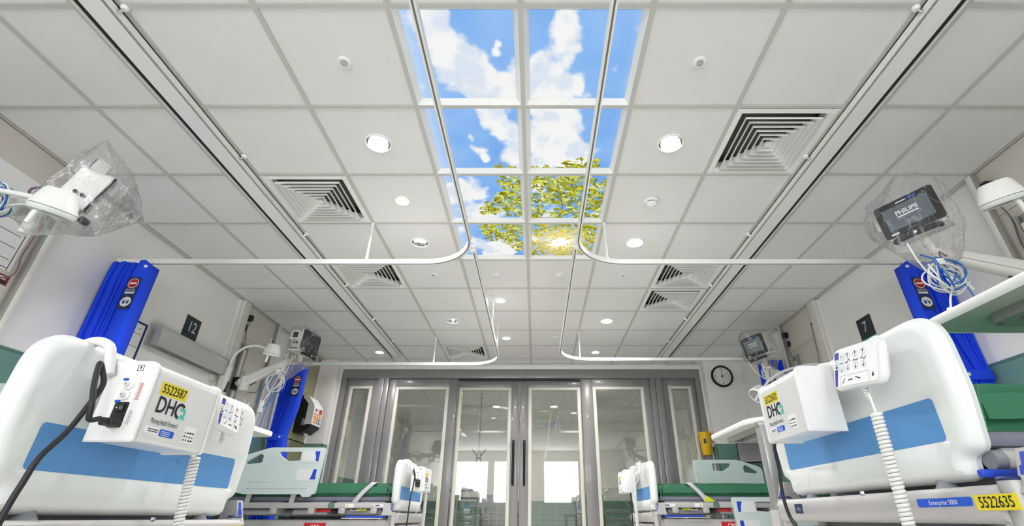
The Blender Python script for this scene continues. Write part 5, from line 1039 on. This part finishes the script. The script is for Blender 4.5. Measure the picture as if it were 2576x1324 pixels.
LC2 = loops('hank of white leads in front of the tied-back curtain', (-2.50, 4.72, 1.79), (1, .1, 0), .075, .10, [cw] * 6 + [cbl] * 1,
      [('cable_white', .004, [(-2.46, 4.75, 2.1), (-2.46, 4.72, 1.95), (-2.5, 4.7, 1.75), (-2.56, 4.7, 1.6)]), ('cable_white', .004, [(-2.42, 4.78, 2.08), (-2.42, 4.72, 1.9), (-2.46, 4.7, 1.76), (-2.6, 4.7, 1.55)]), ('cable_blue', .0045, [(-2.56, 4.72, 1.85), (-2.62, 4.7, 1.65), (-2.58, 4.7, 1.53), (-2.5, 4.7, 1.6), (-2.46, 4.7, 1.75)]), ('cable_blue', .004, [(-2.5, 4.7, 1.7), (-2.53, 4.7, 1.4), (-2.56, 4.7, 1.2)])], 8)
part('plug_block', 'white', LC2, lambda b: b.box(-.09, -.05, -.032, -.008, -.295, -.185, .004))
loops('hank of white leads under the small-looking monitor near the clock', (2.53, 4.97, 1.94), (1, .1, 0), .06, .06, [cw] * 5, [('cable_white', .004, [(2.3, 4.9, 2.05), (2.33, 4.88, 1.95), (2.42, 4.88, 1.86), (2.5, 4.88, 1.84)]), ('cable_white', .004, [(2.56, 4.95, 1.95), (2.58, 4.9, 1.88), (2.52, 4.88, 1.8)])], 9)

# ------------------------------------------------------------------ wall signs and fittings
def number_sign(label, x, y, num, sd):
    t = thing('bay_sign', label, 'sign', (x, y, 2.02)); nx = -sd
    part('plate', 'sign_dark', t, lambda b: b.box(0, nx * .008, -.098, .098, 0, .193, .002)); part('numeral', 'sign_text', t, lambda b: b.text(num, (nx * .0083, 0, .1), (0, nx, 0), (0, 0, 1), .135, .86, bold=.008)); part('teal_edge', 'print_teal', t, lambda b: b.box(nx * .001, nx * .0085, -.098, .098, -.002, .003))
number_sign('dark bay sign reading twelve, above the steel wall light', -WX, 4.09, '12', -1); number_sign('dark bay sign reading seven, half hidden by a foot panel', WX, 4.072, '7', 1)
t = thing('information_board', 'white ruled information board in a navy frame, behind the bunched curtain', 'board', (-WX, 3.36, 1.42))
part('sheet', 'print_white', t, lambda b: b.box(0, .008, -.24, .24, 0, .53)); part('frame', 'navy', t, lambda b: (b.box(0, .014, -.255, -.238, -.01, .54, .003), b.box(0, .014, .238, .255, -.01, .54, .003), b.box(0, .014, -.255, .255, .53, .545, .003), b.box(0, .014, -.255, .255, -.015, .0, .003)))
part('ruled_line', 'print_black', t, lambda b: [b.box(.008, .0086, -.22, .225, .45 - .1 * i, .453 - .1 * i) for i in range(4)]); part('lettering', 'print_black', t, lambda b: (b.text('Information Board', (.0082, .04, .49), (0, 1, 0), (0, 0, 1), .034, .8, bold=.01), b.text('Name', (.0082, -.06, .43), (0, 1, 0), (0, 0, 1), .022), b.text('Therapy team is', (.0082, -.03, .33), (0, 1, 0), (0, 0, 1), .02, .8, bold=.01), b.text('Therapy team advice is', (.0082, -.01, .23), (0, 1, 0), (0, 0, 1), .02, .8, bold=.01), b.text('NHS', (.0082, .2, .495), (0, 1, 0), (0, 0, 1), .014)))
t = thing('bedhead_light', 'brushed steel bedhead light fitting beneath sign 12', 'wall light', (-WX, 4.12, 1.82))
pf = [(0, .0), (0, .165), (.02, .175), (.085, .165), (.105, .14), (.108, .03), (.1, .008), (.085, .0), (.085, .008), (.098, .03), (.096, .13), (.08, .152), (.02, .16), (.012, .155), (.012, .0)]
part('hood', 'steel', t, lambda b: b.loft([[(x, y, z) for x, z in pf] for y in (-.47, .47)], False, False), ang=35)
for yy in (-.47, .467): part('end_plate', 'steel', t, lambda b: b.loft([[(x, yy + d, z) for x, z in pf[:8]] for d in (0, .003)]), smooth=False)
part('lamp_tray', 'offwhite', t, lambda b: b.box(.012, .08, -.45, .45, .03, .06)); part('grille', 'bed_grey2', t, lambda b: [b.box(.022, .075, -.3 + .02 * i, -.29 + .02 * i, .022, .03) for i in range(30)]); part('wall_plate', 'offwhite', t, lambda b: b.box(0, .03, .4, .5, -.06, .0, .004))
t = thing('wall_clock', 'round black-rimmed wall clock on the pier by the glass doors', 'clock', (2.752, 6.845, 2.405))
part('rim', 'black', t, lambda b: b.lathe([(.157, 0), (.157, .018), (.148, .032), (.132, .03), (.127, .014)], ax=(0, -1, 0), n=48, caps=False)); part('dial', 'print_white', t, lambda b: b.cyl((0, 0, 0), (0, -.014, 0), .13, n=48))
def nums(b):
    for i in range(1, 13):
        a = R(90 - 30 * i); q = (.1 * math.cos(a), -.0145, .1 * math.sin(a))
        b.text(str(i), q, (1, 0, 0), (0, 0, 1), .042 if i % 3 == 0 else .02, 1, bold=.01)
part('numerals', 'print_black', t, nums)
def hand(b, deg, L, w_, y): 
    a = R(90 - deg); d = Vector((math.cos(a), 0, math.sin(a))); n_ = Vector((-d.z, 0, d.x)); p = Vector((0, y, 0)); b.loft([[p - d * .02 + n_ * w_, p - d * .02 - n_ * w_, p + d * L - n_ * w_ * .5, p + d * L + n_ * w_ * .5], [q + Vector((0, -.0015, 0)) for q in (p - d * .02 + n_ * w_, p - d * .02 - n_ * w_, p + d * L - n_ * w_ * .5, p + d * L + n_ * w_ * .5)]])
part('hour_hand', 'black', t, lambda b: hand(b, 4, .068, .004, -.017)); part('minute_hand', 'black', t, lambda b: hand(b, 66, .1, .003, -.019)); part('second_hand', 'black', t, lambda b: hand(b, 124, .09, .0012, -.021)); part('hub', 'black', t, lambda b: b.cyl((0, -.015, 0), (0, -.024, 0), .008, n=12))
t = thing('splash_panel', 'olive glass splash panel behind the paper towel dispenser', 'wall panel', (-WX + .001, 6.32, 1.08)); part('glass_sheet', 'olive', t, lambda b: b.box(0, .008, -.45, .47, 0, 1.552, .002)); part('fixing_stud', 'chrome', t, lambda b: b.cyl((.008, .2, .04), (.014, .2, .04), .012, n=12))
t = thing('towel_dispenser', 'black and white paper towel dispenser with an instruction poster', 'dispenser', (-WX + .008, 6.54, 1.57))
pd = roundpoly([(0, .0, .01), (.12, .0, .02), (.215, .08, .03), (.215, .33, .12), (.1, .465, .06), (0, .465, .01)], 6)
part('case', 'black', t, lambda b: b.loft([[(x, y, z) for x, z in pd] for y in (-.14, .14)]), ang=40)
pw = roundpoly([(.13, .1, .004), (.219, .1, .004), (.219, .335, .12), (.11, .469, .05), (.05, .469, .004), (.05, .44, .0), (.13, .36, .03)], 6)
part('front_cover', 'white', t, lambda b: b.loft([[(x, y, z) for x, z in pw] for y in (-.143, .143)]), ang=40)
po = part('poster', 'print_white', t, lambda b: b.box(.219, .2205, -.12, .12, .11, .32))
part('poster_heading', 'print_red', po, lambda b: b.box(.2205, .2212, .02, .115, .255, .315)); part('poster_title', 'print_black', po, lambda b: (b.box(.2205, .2212, -.11, -.02, .29, .3), b.box(.2205, .2212, -.11, -.04, .27, .28)))
for i in range(4):
    part('poster_cell', 'print_orange', po, lambda b: b.box(.2205, .2212, -.115 + .058 * i, -.06 + .058 * i, .19, .248)); part('poster_cell', 'print_orange' if i < 2 else 'dado_trim', po, lambda b: b.box(.2205, .2212, -.115 + .058 * i, -.06 + .058 * i, .125, .183)); part('poster_hand', 'print_white', po, lambda b: (b.box(.2212, .2216, -.1 + .058 * i, -.075 + .058 * i, .205, .235), b.box(.2212, .2216, -.1 + .058 * i, -.075 + .058 * i, .14, .17)))
part('paper_tail', 'print_white', t, lambda b: b.loft([[(.09, -.05, .01), (.12, -.05, .01), (.12, .05, .01), (.09, .05, .01)], [(.12, -.04, -.03), (.13, -.04, -.03), (.13, .045, -.025), (.12, .045, -.025)]])); part('side_window', 'print_grey', t, lambda b: b.box(.09, .15, -.1412, -.14, .09, .17, .0))
t = thing('sharps_bin', 'yellow sharps bin fixed beside the glass doors', 'bin', (2.40, 6.93, 1.355))
part('tub', 'bin_yellow', t, lambda b: b.lathe([(.06, 0), (.064, .006), (.078, .26), (.079, .265)], n=32)); part('lid', 'bin_yellow', t, lambda b: b.lathe([(.086, .262), (.088, .275), (.086, .29), (.06, .3), (.001, .3)], n=32))
part('label', 'navy', t, lambda b: b.loft([[(.0665 * math.cos(a) + .007 * math.cos(a), .0665 * math.sin(a) + .007 * math.sin(a), z) for a in (R(232), R(245), R(258))] + [(.075 * math.cos(a), .075 * math.sin(a), z) for a in (R(258), R(245), R(232))] for z in (.14, .24)])); part('orange_latch', 'print_orange', t, lambda b: b.box(.07, .1, -.02, .03, .2, .23, .004)); part('bracket', 'bed_grey', t, lambda b: b.box(.06, .106, -.03, .03, .1, .16, .004))
t = thing('wall_screen', 'dark flat screen on a wall bracket below the clock', 'screen', (2.73, 6.35, 1.20), R(-20))
part('case', 'bezel', t, lambda b: b.box(-.145, .145, -.015, .02, 0, .30, .006)); part('display', 'bezel', t, lambda b: b.box(-.13, .13, -.017, -.0145, .015, .285)); part('side_trim', 'alu', t, lambda b: b.box(.143, .15, -.016, .02, 0, .3, .002)); part('bracket', 'bed_grey', t, lambda b: b.tube([(0, .02, .15), (.1, .1, .15), (.22, .1, .15)], .015, 10))
t = thing('glove_box', 'small blue box holder on the wall beside the curtain, clock side', 'box holder', (WX, 3.30, 1.665)); part('holder', 'white', t, lambda b: b.box(-.035, 0, -.05, .05, 0, .09, .004)); part('blue_box', 'blue', t, lambda b: b.box(-.052, -.036, -.045, .045, .006, .1, .004))

# ------------------------------------------------------------------ overbed tables
def overbed(label, x0, x1, y0, y1, z, colp, rz=0, r=.09):
    cx, cy = (x0 + x1) / 2, (y0 + y1) / 2; w, h = x1 - x0, y1 - y0
    t = thing('overbed_table', label, 'table', (cx, cy, 0), rz, 'wheeled overbed tables')
    part('top', 'table_under', t, lambda b: b.plate(rrect(w, h, r, 8), [], lambda u, v, d: (u, v, z + d), .006))
    part('edge_rim', 'table_edge', t, lambda b: b.loft([[(p[0], p[1], zz) for p in rrect(w + i, h + i, r + i / 2, 8)] for zz, i in ((z + .001, .0), (z - .002, .008), (z + .006, .014), (z + .026, .014), (z + .03, .006))], False, True), ang=50)
    u = part('underframe', 'alu', t, lambda b: b.plate(rrect(w * .62, h * .66, .04, 6), [rrect(w * .48, h * .5, .03, 6)[::-1]], lambda a, c_, d: (a, c_, z - .03 + d), .031), ang=40)
    for sx in (-1, 1):
        for sy in (-1, 1): part('screw', 'cable_grey', t, lambda b: b.cyl((sx * w * .27, sy * h * .29, z - .033), (sx * w * .27, sy * h * .29, z - .029), .008, n=10))
    px_, py_ = colp[0] - cx, colp[1] - cy
    part('arm_bar', 'alu', t, lambda b: b.box(-w * .1 if px_ < 0 else -w * .1, w * .1, min(py_, -h * .3), max(py_, h * .3) * .9, z - .036, z - .01, .004)); part('link_bar', 'alu', t, lambda b: b.box(min(px_, 0) - .03, max(px_, 0) + .03, py_ - .03, py_ + .03, z - .045, z - .012, .004))
    part('column', 'alu', t, lambda b: b.box(px_ - .026, px_ + .026, py_ - .04, py_ + .04, .62, z - .04, .006)); part('sleeve', 'bed_grey', t, lambda b: b.box(px_ - .036, px_ + .036, py_ - .05, py_ + .05, .09, .64, .008))
    part('base_frame', 'bed_grey', t, lambda b: (b.box(px_ - .04, px_ + .04, py_ - .2, py_ + .25, .05, .1, .01)))
    for s_ in (-1, 1): part('castor', 'dark', t, lambda b: b.cyl((px_ - .015, py_ + .2 * s_, .03), (px_ + .015, py_ + .2 * s_, .03), .03, n=14))
    return t
overbed('pale overbed table seen from underneath at the picture edge', 1.37, 1.82, .75, 1.52, 1.15, (1.9, .72), r=.06)
overbed('overbed table with curved corner on a steel column, before the far bed below the clock', 1.40, 1.86, 3.03, 3.93, 1.125, (1.42, 2.98), r=.16)
overbed('overbed table edge peeping past the nearest bed, towel dispenser side', -2.30, -1.86, 3.02, 3.70, 1.13, (-2.1, 2.98), r=.05)
